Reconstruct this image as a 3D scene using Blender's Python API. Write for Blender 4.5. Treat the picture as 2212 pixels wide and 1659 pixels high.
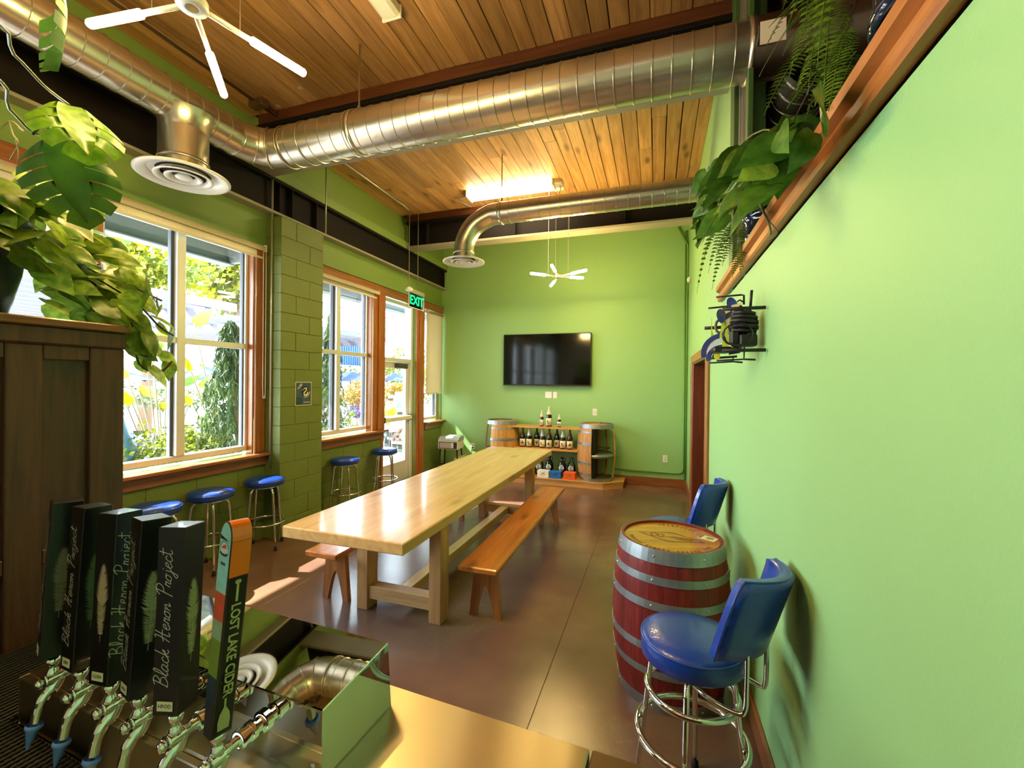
import bpy, bmesh, math, random
from math import sin, cos, tan, pi, radians, atan2, sqrt
from mathutils import Vector, Matrix
SC = bpy.context.scene
COL = SC.collection
for _o in list(bpy.data.objects):
    bpy.data.objects.remove(_o, do_unlink=True)

# ---------------------------------------------------------------- camera, sky, sun, exposure
CAM_F, CAM_YAW, CAM_PITCH, CAM_ROLL, CAM_H = 928.3, 0.322768, -0.0036753, 0.0105998, 1.6
_fw = Vector((-sin(CAM_YAW)*cos(CAM_PITCH), cos(CAM_YAW)*cos(CAM_PITCH), sin(CAM_PITCH)))
_ri = Vector((cos(CAM_YAW), sin(CAM_YAW), 0))
_up = _ri.cross(_fw)
_r2 = _ri*cos(CAM_ROLL) + _up*sin(CAM_ROLL)
_u2 = -_ri*sin(CAM_ROLL) + _up*cos(CAM_ROLL)
_cd = bpy.data.cameras.new('camera')
_cd.sensor_fit = 'HORIZONTAL'; _cd.sensor_width = 36.0
_cd.lens = CAM_F/2212*36.0
_cd.clip_start = 0.02; _cd.clip_end = 300
cam = bpy.data.objects.new('camera', _cd); COL.objects.link(cam)
_m = Matrix.Identity(4)
for _i in range(3):
    _m[_i][0] = _r2[_i]; _m[_i][1] = _u2[_i]; _m[_i][2] = -_fw[_i]
_m[2][3] = CAM_H
cam.matrix_world = _m
SC.camera = cam

WORLD_STRENGTH = 20.0
SUN_ENERGY = 60.0
EXPOSURE = 0.36
w = bpy.data.worlds.new('sky'); SC.world = w; w.use_nodes = True
_b = w.node_tree.nodes['Background']
_b.inputs[0].default_value = (0.74, 0.87, 1.0, 1); _b.inputs[1].default_value = WORLD_STRENGTH
_sd = bpy.data.lights.new('sun', 'SUN'); _sd.energy = SUN_ENERGY; _sd.angle = radians(0.6); _sd.color = (1.0, 0.93, 0.82)
sun = bpy.data.objects.new('sun', _sd); COL.objects.link(sun); sun.location = (-12, -3, 14)
sun.rotation_euler = Vector((0.66, 0.15, -0.74)).to_track_quat('-Z', 'Y').to_euler()

def area(name, loc, direction, sx, sy, energy, color, portal=False):
    d = bpy.data.lights.new(name, 'AREA'); d.shape = 'RECTANGLE'; d.size = sx; d.size_y = sy
    d.energy = energy; d.color = color
    if portal: d.cycles.is_portal = True
    o = bpy.data.objects.new(name, d); COL.objects.link(o); o.location = loc
    o.rotation_euler = Vector(direction).to_track_quat('-Z', 'Y').to_euler()
    return o
# portals only guide the sampling of the sky through each opening; they give off no light of their own
for _y0, _y1, _z0, _z1 in ((-2.6, -1.2, .9, 2.85), (-1.0, .3, .9, 2.85), (.5, 1.8, .9, 2.85), (2.0, 3.2, .9, 2.85), (4.0, 5.06, .93, 2.82), (5.35, 6.16, .1, 2.83), (6.5, 7.03, .93, 2.8)):
    area('window_portal', (-4.05, (_y0+_y1)/2, (_z0+_z1)/2), (1, 0, 0), _y1-_y0, _z1-_z0, 1, (1, 1, 1), True)

SC.view_settings.view_transform = 'Standard'
SC.view_settings.look = 'None'
SC.view_settings.gamma = 1.0
SC.view_settings.use_curve_mapping = False
SC.view_settings.exposure = EXPOSURE
cy = SC.cycles
cy.use_denoising = True
cy.max_bounces = 10; cy.diffuse_bounces = 6; cy.glossy_bounces = 5; cy.transmission_bounces = 8; cy.transparent_max_bounces = 16
cy.sample_clamp_indirect = 8.0
cy.caustics_reflective = False; cy.caustics_refractive = False

# ---------------------------------------------------------------- helpers
R = random.Random(7)
def at(px, py, X=None, Y=None, Z=None):
    """The point of the room seen at a photograph pixel, on the plane X=, Y= or Z=."""
    d = _r2*((px-1106)/CAM_F) - _u2*((py-829.5)/CAM_F) + _fw
    if X is not None: t = X/d.x
    elif Y is not None: t = Y/d.y
    else: t = (Z-CAM_H)/d.z
    return Vector((0, 0, CAM_H)) + d*t
def s2l(c):
    c = c/255.0
    return c/12.92 if c <= 0.04045 else ((c+0.055)/1.055)**2.4
def rgb(r, g, b): return (s2l(r), s2l(g), s2l(b), 1.0)

MATS = {}
def newmat(name):
    m = bpy.data.materials.new(name); m.use_nodes = True
    nt = m.node_tree; b = nt.nodes['Principled BSDF']
    MATS[name] = m
    return m, nt, b
def setin(b, **k):
    mp = dict(rough='Roughness', metal='Metallic', spec='Specular IOR Level', coat='Coat Weight', coatr='Coat Roughness', trans='Transmission Weight',
              ior='IOR', emit='Emission Strength', alpha='Alpha', aniso='Anisotropic', sub='Subsurface Weight', sheen='Sheen Weight')
    for a, v in k.items(): b.inputs[mp[a]].default_value = v
def plain(name, col, rough=.5, metal=0.0, var=0.08, scale=6.0, bump=0.0, bscale=60.0, **k):
    """Paint, metal, plastic: one colour with a faint procedural mottle."""
    m, nt, b = newmat(name)
    setin(b, rough=rough, metal=metal, **k)
    tc = nt.nodes.new('ShaderNodeTexCoord'); n = nt.nodes.new('ShaderNodeTexNoise')
    n.inputs['Scale'].default_value = scale; n.inputs['Detail'].default_value = 3
    nt.links.new(tc.outputs['Object'], n.inputs['Vector'])
    mx = nt.nodes.new('ShaderNodeMix'); mx.data_type = 'RGBA'
    mx.inputs[6].default_value = tuple(c*(1-var) for c in col[:3])+(1,); mx.inputs[7].default_value = tuple(min(1, c*(1+var)) for c in col[:3])+(1,)
    nt.links.new(n.outputs['Fac'], mx.inputs[0]); nt.links.new(mx.outputs[2], b.inputs['Base Color'])
    if bump:
        n2 = nt.nodes.new('ShaderNodeTexNoise'); n2.inputs['Scale'].default_value = bscale
        nt.links.new(tc.outputs['Object'], n2.inputs['Vector'])
        bp = nt.nodes.new('ShaderNodeBump'); bp.inputs['Strength'].default_value = bump; bp.inputs['Distance'].default_value = .01
        nt.links.new(n2.outputs['Fac'], bp.inputs['Height']); nt.links.new(bp.outputs[0], b.inputs['Normal'])
    return m
def ramp(nt, fac, stops):
    r = nt.nodes.new('ShaderNodeValToRGB'); e = r.color_ramp.elements
    while len(e) < len(stops): e.new(.5)
    for i, (p, c) in enumerate(stops): e[i].position = p; e[i].color = c
    nt.links.new(fac, r.inputs[0]); return r.outputs[0]
def wood(name, c1, c2, axis='Y', scale=1.0, rough=.4, coat=0.0, knots=0.0, spots=0.0, tone=.25, bump=.15, spec=.4):
    """Timber: long streaks along one axis, knots, each piece offset and toned by its own random number."""
    m, nt, b = newmat(name); L = nt.links.new
    setin(b, rough=rough, coat=coat, coatr=.12, spec=spec)
    tc = nt.nodes.new('ShaderNodeTexCoord'); oi = nt.nodes.new('ShaderNodeObjectInfo')
    mulr = nt.nodes.new('ShaderNodeVectorMath'); mulr.operation = 'SCALE'; mulr.inputs[0].default_value = (13.1, 29.7, 17.3); L(oi.outputs['Random'], mulr.inputs['Scale'])
    add = nt.nodes.new('ShaderNodeVectorMath'); L(tc.outputs['Object'], add.inputs[0]); L(mulr.outputs[0], add.inputs[1])
    mp = nt.nodes.new('ShaderNodeMapping'); L(add.outputs[0], mp.inputs[0])
    s = [22*scale]*3; s['XYZ'.index(axis)] = 1.6*scale; mp.inputs['Scale'].default_value = s
    n = nt.nodes.new('ShaderNodeTexNoise'); n.inputs['Scale'].default_value = 1.0; n.inputs['Detail'].default_value = 6; n.inputs['Roughness'].default_value = .62; n.inputs['Distortion'].default_value = .6
    L(mp.outputs[0], n.inputs['Vector'])
    base = ramp(nt, n.outputs['Fac'], [(.3, c2), (.72, c1)])
    tn = nt.nodes.new('ShaderNodeMapRange'); tn.inputs[3].default_value = 1-tone; tn.inputs[4].default_value = 1+tone*.6; L(oi.outputs['Random'], tn.inputs[0])
    hs = nt.nodes.new('ShaderNodeHueSaturation'); L(base, hs.inputs['Color']); L(tn.outputs[0], hs.inputs['Value'])
    out = hs.outputs[0]
    if knots:
        mp2 = nt.nodes.new('ShaderNodeMapping'); L(add.outputs[0], mp2.inputs[0])
        s2 = [9*scale]*3; s2['XYZ'.index(axis)] = 3.2*scale; mp2.inputs['Scale'].default_value = s2
        v = nt.nodes.new('ShaderNodeTexVoronoi'); v.inputs['Scale'].default_value = .55; L(mp2.outputs[0], v.inputs['Vector'])
        kf = ramp(nt, v.outputs['Distance'], [(.06, (1, 1, 1, 1)), (.2, (0, 0, 0, 1))])
        mm = nt.nodes.new('ShaderNodeMath'); mm.operation = 'MULTIPLY'; L(kf, mm.inputs[0]); mm.inputs[1].default_value = knots
        mx = nt.nodes.new('ShaderNodeMix'); mx.data_type = 'RGBA'; L(mm.outputs[0], mx.inputs[0]); L(out, mx.inputs[6]); mx.inputs[7].default_value = tuple(c*.22 for c in c2[:3])+(1,)
        out = mx.outputs[2]
    if spots:
        v2 = nt.nodes.new('ShaderNodeTexVoronoi'); v2.inputs['Scale'].default_value = 2.6; L(add.outputs[0], v2.inputs['Vector'])
        sf = ramp(nt, v2.outputs['Distance'], [(.05, (1, 1, 1, 1)), (.085, (0, 0, 0, 1))])
        n3 = nt.nodes.new('ShaderNodeTexNoise'); n3.inputs['Scale'].default_value = 90; L(add.outputs[0], n3.inputs['Vector'])
        nf = ramp(nt, n3.outputs['Fac'], [(.45, (0, 0, 0, 1)), (.55, (1, 1, 1, 1))])
        m2 = nt.nodes.new('ShaderNodeMath'); m2.operation = 'MULTIPLY'; L(sf, m2.inputs[0]); L(nf, m2.inputs[1])
        m3 = nt.nodes.new('ShaderNodeMath'); m3.operation = 'MULTIPLY'; L(m2.outputs[0], m3.inputs[0]); m3.inputs[1].default_value = spots
        mx = nt.nodes.new('ShaderNodeMix'); mx.data_type = 'RGBA'; L(m3.outputs[0], mx.inputs[0]); L(out, mx.inputs[6]); mx.inputs[7].default_value = rgb(235, 215, 170)
        out = mx.outputs[2]
    L(out, b.inputs['Base Color'])
    bp = nt.nodes.new('ShaderNodeBump'); bp.inputs['Strength'].default_value = bump; bp.inputs['Distance'].default_value = .004
    L(n.outputs['Fac'], bp.inputs['Height']); L(bp.outputs[0], b.inputs['Normal'])
    return m
def emit(name, col, strength):
    m, nt, b = newmat(name)
    b.inputs['Base Color'].default_value = col; b.inputs['Emission Color'].default_value = col; b.inputs['Emission Strength'].default_value = strength
    return m
def leafmat(name, c1, c2, trans=.35, rough=.35, trc=None, scale=9.0):
    """Leaf: mottled green, some light passes through the blade."""
    m, nt, b = newmat(name); L = nt.links.new
    tc = nt.nodes.new('ShaderNodeTexCoord'); oi = nt.nodes.new('ShaderNodeObjectInfo')
    n = nt.nodes.new('ShaderNodeTexNoise'); n.inputs['Scale'].default_value = scale; n.inputs['Detail'].default_value = 4
    mulr = nt.nodes.new('ShaderNodeVectorMath'); mulr.operation = 'SCALE'; mulr.inputs[0].default_value = (11, 23, 31); L(oi.outputs['Random'], mulr.inputs['Scale'])
    add = nt.nodes.new('ShaderNodeVectorMath'); L(tc.outputs['Object'], add.inputs[0]); L(mulr.outputs[0], add.inputs[1]); L(add.outputs[0], n.inputs['Vector'])
    col = ramp(nt, n.outputs['Fac'], [(.35, c2), (.65, c1)])
    hs = nt.nodes.new('ShaderNodeHueSaturation'); tn = nt.nodes.new('ShaderNodeMapRange'); tn.inputs[3].default_value = .7; tn.inputs[4].default_value = 1.3
    L(oi.outputs['Random'], tn.inputs[0]); L(col, hs.inputs['Color']); L(tn.outputs[0], hs.inputs['Value'])
    L(hs.outputs[0], b.inputs['Base Color']); setin(b, rough=rough, spec=.5)
    tr = nt.nodes.new('ShaderNodeBsdfTranslucent')
    if trc: tr.inputs[0].default_value = trc
    else: L(hs.outputs[0], tr.inputs[0])
    mx = nt.nodes.new('ShaderNodeMixShader'); mx.inputs[0].default_value = trans
    out = nt.nodes['Material Output']; L(b.outputs[0], mx.inputs[1]); L(tr.outputs[0], mx.inputs[2]); L(mx.outputs[0], out.inputs[0])
    return m

# ---- shapes, all added to a bmesh
def BM(): return bmesh.new()
def bx(bm, x0, x1, y0, y1, z0, z1, bev=0.0, M=None, mi=0):
    xs = sorted((x0, x1)); ys = sorted((y0, y1)); zs = sorted((z0, z1))
    v = [bm.verts.new((x, y, z)) for z in zs for y in ys for x in xs]
    fs = [bm.faces.new([v[i] for i in f]) for f in ((0, 2, 3, 1), (4, 5, 7, 6), (0, 1, 5, 4), (2, 6, 7, 3), (0, 4, 6, 2), (1, 3, 7, 5))]
    for f in fs: f.material_index = mi
    if bev:
        es = list({e for f in fs for e in f.edges})
        r = bmesh.ops.bevel(bm, geom=es, offset=bev, segments=1, affect='EDGES', profile=.5)
        v = list({vv for f in r['faces'] for vv in f.verts} | {vv for vv in v if vv.is_valid})
        for f in r['faces']: f.material_index = mi
    if M is not None: bmesh.ops.transform(bm, matrix=M, verts=[q for q in v if q.is_valid])
    return v
def lathe(bm, prof, n=24, M=None, a0=0.0, a1=2*pi, smooth=True, mi=0):
    """Turns (radius, z) points about Z; radius 0 closes the end."""
    full = abs(a1-a0-2*pi) < 1e-6; cnt = n if full else n+1
    rings = []
    for r, z in prof:
        if r < 1e-6: rings.append([bm.verts.new((0, 0, z))])
        else: rings.append([bm.verts.new((r*cos(a0+(a1-a0)*i/n), r*sin(a0+(a1-a0)*i/n), z)) for i in range(cnt)])
    for a, b in zip(rings, rings[1:]):
        for i in range(n):
            j = (i+1) % n if full else i+1
            if len(a) == 1 and len(b) == 1: continue
            if len(a) == 1: q = [a[0], b[j], b[i]]
            elif len(b) == 1: q = [a[i], a[j], b[0]]
            else: q = [a[i], a[j], b[j], b[i]]
            f = bm.faces.new(q); f.smooth = smooth; f.material_index = mi
    vs = [v for r in rings for v in r]
    if M is not None: bmesh.ops.transform(bm, matrix=M, verts=vs)
    return vs
def Mto(p0, p1):
    d = Vector(p1)-Vector(p0)
    return Matrix.Translation(Vector(p0)) @ d.to_track_quat('Z', 'Y').to_matrix().to_4x4()
def cyl(bm, p0, p1, r0, r1=None, n=12, mi=0):
    r1 = r0 if r1 is None else r1; L = (Vector(p1)-Vector(p0)).length
    return lathe(bm, [(0, 0), (r0, 0), (r0, 0), (r1, L), (r1, L), (0, L)], n, Mto(p0, p1), mi=mi)
def smooth_path(pts, k=6, closed=False):
    """Catmull-Rom through the points."""
    P = [Vector(p) for p in pts]; out = []
    n = len(P)
    for i in range(n if closed else n-1):
        if closed: a, b, c, d = P[(i-1) % n], P[i], P[(i+1) % n], P[(i+2) % n]
        else: a, b, c, d = P[max(i-1, 0)], P[i], P[i+1], P[min(i+2, n-1)]
        for j in range(k):
            t = j/k
            out.append(.5*((2*b)+(c-a)*t+(2*a-5*b+4*c-d)*t*t+(3*b-a-3*c+d)*t*t*t))
    if not closed: out.append(P[-1])
    return out
def tube(bm, pts, r, n=8, closed=False, mi=0, cap=True):
    P = [Vector(p) for p in pts]; m = len(P); rings = []
    rr = r if isinstance(r, (list, tuple)) else [r]*m
    prev = None
    for i in range(m):
        if closed: t = P[(i+1) % m]-P[(i-1) % m]
        else: t = P[min(i+1, m-1)]-P[max(i-1, 0)]
        if t.length < 1e-9: t = Vector((0, 0, 1))
        t.normalize()
        if prev is None:
            u = t.orthogonal().normalized()
        else:
            u = prev - t*prev.dot(t)
            u = u.normalized() if u.length > 1e-6 else t.orthogonal().normalized()
        prev = u; v = t.cross(u)
        rings.append([bm.verts.new(P[i]+(u*cos(2*pi*k/n)+v*sin(2*pi*k/n))*rr[i]) for k in range(n)])
    for i in range(m if closed else m-1):
        a, b = rings[i], rings[(i+1) % m]
        off = 0
        if closed and i == m-1:
            off = min(range(n), key=lambda o: (a[0].co-b[o].co).length)
        for k in range(n):
            f = bm.faces.new([a[k], a[(k+1) % n], b[(k+1+off) % n], b[(k+off) % n]]); f.smooth = True; f.material_index = mi
    if cap and not closed:
        f = bm.faces.new(list(reversed(rings[0]))); f.material_index = mi
        f = bm.faces.new(rings[-1]); f.material_index = mi
def prism(bm, poly, t, M=None, mi=0):
    """A flat outline (x, y) given thickness t along +z."""
    a = [bm.verts.new((x, y, 0)) for x, y in poly]; b = [bm.verts.new((x, y, t)) for x, y in poly]
    fs = [bm.faces.new(list(reversed(a))), bm.faces.new(b)]
    n = len(poly)
    for i in range(n): fs.append(bm.faces.new([a[i], a[(i+1) % n], b[(i+1) % n], b[i]]))
    for f in fs: f.material_index = mi
    if M is not None: bmesh.ops.transform(bm, matrix=M, verts=a+b)
def basis(o, ex, ey, ez=None):
    ex = Vector(ex); ey = Vector(ey); ez = Vector(ez) if ez else ex.cross(ey)
    M = Matrix.Identity(4)
    for i in range(3): M[i][0] = ex[i]; M[i][1] = ey[i]; M[i][2] = ez[i]; M[i][3] = o[i]
    return M
def RZ(a): return Matrix.Rotation(a, 4, 'Z')
def T(x, y, z): return Matrix.Translation((x, y, z))

# ---- objects
def mesh_of(bm, m, name='m'):
    me = bpy.data.meshes.new(name)
    bmesh.ops.recalc_face_normals(bm, faces=bm.faces)
    bm.to_mesh(me); bm.free()
    for mm in (m if isinstance(m, (list, tuple)) else [m]): me.materials.append(mm)
    return me
def put(name, me, parent=None, M=None):
    o = bpy.data.objects.new(name, me); COL.objects.link(o)
    if parent is not None: o.parent = parent
    if M is not None: o.matrix_local = M
    return o
def obj(name, bm, m, parent=None, M=None):
    return put(name, mesh_of(bm, m, name), parent, M)
def tag(o, label, cat, group=None):
    o['label'] = label; o['category'] = cat
    if group: o['group'] = group
    return o
def thing(name, label, cat, loc=(0, 0, 0), rz=0.0, group=None):
    o = bpy.data.objects.new(name, None); COL.objects.link(o); o.empty_display_size = .1
    o.location = loc; o.rotation_euler = (0, 0, rz)
    return tag(o, label, cat, group)
def struct(name, bm, m):
    o = obj(name, bm, m); o['kind'] = 'structure'; return o
def sroot(name, loc=(0, 0, 0)):
    o = bpy.data.objects.new(name, None); COL.objects.link(o); o.location = loc; o['kind'] = 'structure'; return o
def stuff(o): o['kind'] = 'stuff'; return o
def copy_tree(src, loc=None, rz=None, label=None):
    """A thing with copies of its parts and sub-parts; meshes are shared."""
    kids = {}
    for o in COL.objects:
        if o.parent: kids.setdefault(o.parent.name, []).append(o)
    def rec(o, parent):
        c = o.copy(); COL.objects.link(c); c.parent = parent
        for k in kids.get(o.name, []): rec(k, c)
        return c
    c = rec(src, None)
    if loc is not None: c.location = loc
    if rz is not None: c.rotation_euler = (0, 0, rz)
    if label: c['label'] = label
    return c
def text_mesh(s, size, m, bold=0.0, shear=0.0, depth=.0004, align='CENTER', spacing=1.0):
    cu = bpy.data.curves.new('lettering', 'FONT'); cu.body = s; cu.size = size; cu.align_x = align; cu.align_y = 'CENTER'
    cu.offset = bold*size; cu.shear = shear; cu.extrude = depth; cu.resolution_u = 3; cu.space_character = spacing
    o = bpy.data.objects.new('lettering', cu); COL.objects.link(o)
    dg = bpy.context.evaluated_depsgraph_get(); dg.update()
    me = bpy.data.meshes.new_from_object(o.evaluated_get(dg))
    bpy.data.objects.remove(o, do_unlink=True); bpy.data.curves.remove(cu)
    me.materials.clear(); me.materials.append(m)
    return me
# ---------------------------------------------------------------- materials
GREEN = plain('green_wall_paint', rgb(150, 196, 126), .55, var=.03, scale=1.2, bump=.12, bscale=160)
GREENB = plain('green_block_shaded', rgb(110, 126, 60), .55, var=.06, scale=5, bump=.5, bscale=55)  # wall green darkened to olive: backlit shade put into the block colour
GREENL = plain('green_wall_shaded', rgb(122, 150, 78), .55, var=.03, scale=1.2, bump=.12, bscale=160)  # same wall green, with the shade of the window side in its colour
CREAMW = plain('rear_wall_paint', rgb(205, 200, 185), .7)
MORTAR = plain('green_mortar', rgb(98, 116, 56), .8)
STEELD = plain('dark_steel', rgb(24, 21, 22), .65, .0, var=.12, scale=3, spec=.15)
STEELL = plain('pale_flange', rgb(150, 145, 130), .6, var=.15, scale=4)
DARKV = plain('dark_gap', rgb(26, 20, 16), .9)
PLANK1 = wood('ceiling_fir', rgb(206, 164, 108), rgb(156, 114, 66), 'Y', 1.0, .5, knots=.75, tone=.3, spots=.0)
PLANK0 = wood('ceiling_fir_old', rgb(194, 150, 98), rgb(142, 102, 60), 'Y', 1.0, .5, knots=.35, spots=.9, tone=.3)
NAILER = wood('beam_timber', rgb(120, 66, 34), rgb(78, 40, 20), 'X', 1.0, .6)
TRIMY = wood('trim_fir_y', rgb(172, 108, 66), rgb(126, 74, 44), 'Y', 1.4, .35, coat=.7, tone=.12)
TRIMZ = wood('trim_fir_z', rgb(188, 118, 62), rgb(140, 82, 42), 'Z', 1.4, .35, coat=.2, tone=.12)
TRIMX = wood('trim_fir_x', rgb(164, 100, 56), rgb(116, 66, 36), 'X', 1.4, .4, coat=.15, tone=.12)
SHELFW = wood('shelf_fir', rgb(188, 118, 58), rgb(148, 84, 38), 'Y', 1.6, .4, coat=.1, tone=.1)
DOORW = wood('door_maple', rgb(120, 62, 34), rgb(92, 44, 24), 'Z', 1.2, .3, coat=.3, tone=.1)
CABW = wood('cabinet_oak', rgb(108, 64, 46), rgb(70, 42, 32), 'Z', 2.2, .45, coat=.1, tone=.1)
CABTOP = wood('cabinet_top_oak', rgb(150, 92, 50), rgb(104, 60, 34), 'Y', 2.0, .4, coat=.2, tone=.05)
PINE = wood('table_pine', rgb(236, 196, 134), rgb(206, 156, 92), 'Y', .8, .3, coat=1.0, knots=.5, tone=.06, bump=.1)
PINEZ = wood('table_leg_pine', rgb(214, 170, 116), rgb(178, 130, 80), 'Z', 1.0, .4, tone=.1, knots=.5)
PINEX = wood('table_rail_pine', rgb(218, 176, 122), rgb(184, 138, 88), 'X', 1.0, .4, tone=.1, knots=.4)
BENCH = wood('bench_amber_pine', rgb(210, 134, 58), rgb(158, 90, 34), 'Y', 1.0, .28, coat=.4, knots=.7, tone=.08)
BENCHL = wood('bench_leg_pine', rgb(190, 124, 66), rgb(142, 84, 40), 'Z', 1.0, .35, coat=.3, knots=.5, tone=.1)
OAKB = wood('barrel_oak', rgb(226, 170, 98), rgb(184, 128, 68), 'Z', 1.6, .5, tone=.2)
OAKX = wood('display_fir', rgb(238, 184, 110), rgb(200, 142, 76), 'X', 1.4, .3, coat=.3, tone=.1)
OAKRED = wood('wine_stained_oak', rgb(150, 44, 36), rgb(92, 26, 22), 'Z', 1.6, .5, tone=.22)
HEADW = wood('barrel_head_oak', rgb(214, 148, 46), rgb(176, 108, 26), 'X', .8, .16, coat=.8, tone=.05)
BRAND = plain('burnt_branding', rgb(84, 36, 6), .4)
HOOP = plain('galvanised_hoop', rgb(150, 156, 158), .42, .75, var=.3, scale=14)
RIVET = plain('rivet_steel', rgb(190, 190, 190), .3, .9)
DUCT = plain('galvanised_duct', rgb(196, 190, 178), .27, .92, var=.05, scale=8, bump=.05, bscale=30)
CHROME = plain('chrome', rgb(225, 225, 222), .06, 1.0, var=.01)
MIRROR = plain('mirror_steel', rgb(214, 216, 208), .02, 1.0, var=.0)
BRUSH = plain('brushed_steel', rgb(196, 184, 160), .3, 1.0, var=.04, aniso=.75)
ALU = plain('white_aluminium', rgb(226, 228, 228), .35, .25, var=.02)
ALUD = plain('dark_aluminium', rgb(70, 74, 86), .5)  # even dark grey for gaskets and threshold
WHITE = plain('white_enamel', rgb(238, 238, 234), .3, var=.01)
OFFW = plain('cream_plastic', rgb(228, 224, 208), .4, var=.02)
BLINDM = leafmat('blind_fabric', rgb(226, 216, 190), rgb(220, 208, 180), .35, .8, scale=60)
BLACK = plain('black_plastic', rgb(22, 22, 24), .35)
BLACKM = plain('black_rubber', rgb(30, 27, 26), .7)
SCREEN = plain('tv_glass', rgb(6, 6, 8), .08, var=0, spec=.6)
VINYL = plain('blue_vinyl', rgb(20, 62, 158), .3, var=.06, scale=20, bump=.12, bscale=180, coat=.35)
PIPE = plain('steel_conduit', rgb(190, 188, 180), .35, .6)
PIPED = plain('brown_conduit', rgb(120, 92, 70), .4, .6)
GREENP = plain('green_painted_pipe', rgb(110, 160, 66), .4)
NAVY = plain('navy_glaze', rgb(14, 22, 52), .1, var=.2, scale=5, coat=.8)
NAVYD = plain('dark_planter', rgb(14, 30, 50), .3, var=.2, scale=5)
SOIL = plain('potting_soil', rgb(40, 30, 22), .9)
POTHOS = leafmat('pothos_leaf', rgb(150, 172, 62), rgb(92, 124, 40), .35, .3, scale=4)
POTHOSD = leafmat('philodendron_leaf', rgb(84, 124, 38), rgb(54, 92, 28), .3, .25, scale=3)
MONST = leafmat('monstera_leaf', rgb(76, 116, 38), rgb(54, 92, 32), .35, .35, scale=3)
MONSTL = leafmat('young_monstera_leaf', rgb(140, 180, 30), rgb(100, 146, 20), .45, .3)
FERN = leafmat('fern_frond', rgb(112, 142, 38), rgb(70, 100, 26), .35, .5)
STEM = plain('plant_stem', rgb(96, 100, 52), .5)
STEMB = plain('woody_stem', rgb(70, 52, 36), .6)
def glassmat(name, tint, refl):
    m, nt, b = newmat(name); L = nt.links.new
    tr = nt.nodes.new('ShaderNodeBsdfTransparent'); tr.inputs[0].default_value = tint
    gl = nt.nodes.new('ShaderNodeBsdfGlossy'); gl.inputs['Roughness'].default_value = .01
    fr = nt.nodes.new('ShaderNodeFresnel'); fr.inputs[0].default_value = 1.45
    mt = nt.nodes.new('ShaderNodeMath'); mt.operation = 'MULTIPLY'; L(fr.outputs[0], mt.inputs[0]); mt.inputs[1].default_value = refl
    mx = nt.nodes.new('ShaderNodeMixShader'); L(mt.outputs[0], mx.inputs[0]); L(tr.outputs[0], mx.inputs[1]); L(gl.outputs[0], mx.inputs[2])
    L(mx.outputs[0], nt.nodes['Material Output'].inputs[0]); return m
PANE = glassmat('window_glass', (.96, .98, .97, 1), .6)
CLEARG = glassmat('clear_bottle_glass', (.8, .85, .82, 1), 1.0)
SIGNG = glassmat('clear_acrylic', (.85, .95, .9, 1), 1.0)
DARKGL = plain('dark_bottle_glass', rgb(14, 12, 10), .08, var=0, coat=.5)
TUBEL = emit('glowing_tube', (1.0, .69, .23, 1), 240.0)
LINEL = emit('fluorescent_diffuser', (1.0, .78, .44, 1), 34.0)
REARFILL = emit('rear_fill_glow', (1.0, .92, .8, 1), 4.0)  # glow of the two added fill lights behind the camera
EXITL = emit('exit_green', (0.0, .8, .22, 1), 1.6)
def floormat():
    m, nt, b = newmat('stained_concrete'); L = nt.links.new
    tc = nt.nodes.new('ShaderNodeTexCoord')
    n1 = nt.nodes.new('ShaderNodeTexNoise'); n1.inputs['Scale'].default_value = .9; n1.inputs['Detail'].default_value = 4; n1.inputs['Roughness'].default_value = .5; L(tc.outputs['Object'], n1.inputs['Vector'])
    n2 = nt.nodes.new('ShaderNodeTexNoise'); n2.inputs['Scale'].default_value = 26; n2.inputs['Detail'].default_value = 8; n2.inputs['Roughness'].default_value = .75; L(tc.outputs['Object'], n2.inputs['Vector'])
    base = ramp(nt, n1.outputs['Fac'], [(.32, rgb(92, 66, 58)), (.52, rgb(118, 88, 74)), (.68, rgb(134, 112, 82))])
    sp = ramp(nt, n2.outputs['Fac'], [(.55, (0, 0, 0, 1)), (.72, (1, 1, 1, 1))])
    zn = ramp(nt, n1.outputs['Fac'], [(.5, (0, 0, 0, 1)), (.75, (1, 1, 1, 1))])
    mm = nt.nodes.new('ShaderNodeMath'); mm.operation = 'MULTIPLY'; L(sp, mm.inputs[0]); L(zn, mm.inputs[1])
    mx = nt.nodes.new('ShaderNodeMix'); mx.data_type = 'RGBA'; L(mm.outputs[0], mx.inputs[0]); L(base, mx.inputs[6]); mx.inputs[7].default_value = rgb(176, 158, 116)
    L(mx.outputs[2], b.inputs['Base Color'])
    rr = nt.nodes.new('ShaderNodeMapRange'); rr.inputs[3].default_value = .12; rr.inputs[4].default_value = .27; L(n1.outputs['Fac'], rr.inputs[0]); L(rr.outputs[0], b.inputs['Roughness'])
    bp = nt.nodes.new('ShaderNodeBump'); bp.inputs['Strength'].default_value = .06; bp.inputs['Distance'].default_value = .01; L(n2.outputs['Fac'], bp.inputs['Height']); L(bp.outputs[0], b.inputs['Normal'])
    setin(b, spec=.5)
    return m
FLOORM = floormat()

def brushed_dir(m):
    nt = m.node_tree; c = nt.nodes.new('ShaderNodeCombineXYZ'); c.inputs[1].default_value = 1.0
    b = nt.nodes['Principled BSDF']; nt.links.new(c.outputs[0], b.inputs['Tangent']); b.inputs['Anisotropic'].default_value = .97
brushed_dir(BRUSH)
# ---------------------------------------------------------------- the room
XL, XR, YB, YN, ZC = -3.75, 0.46, 7.1, -3.2, 4.15
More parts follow.
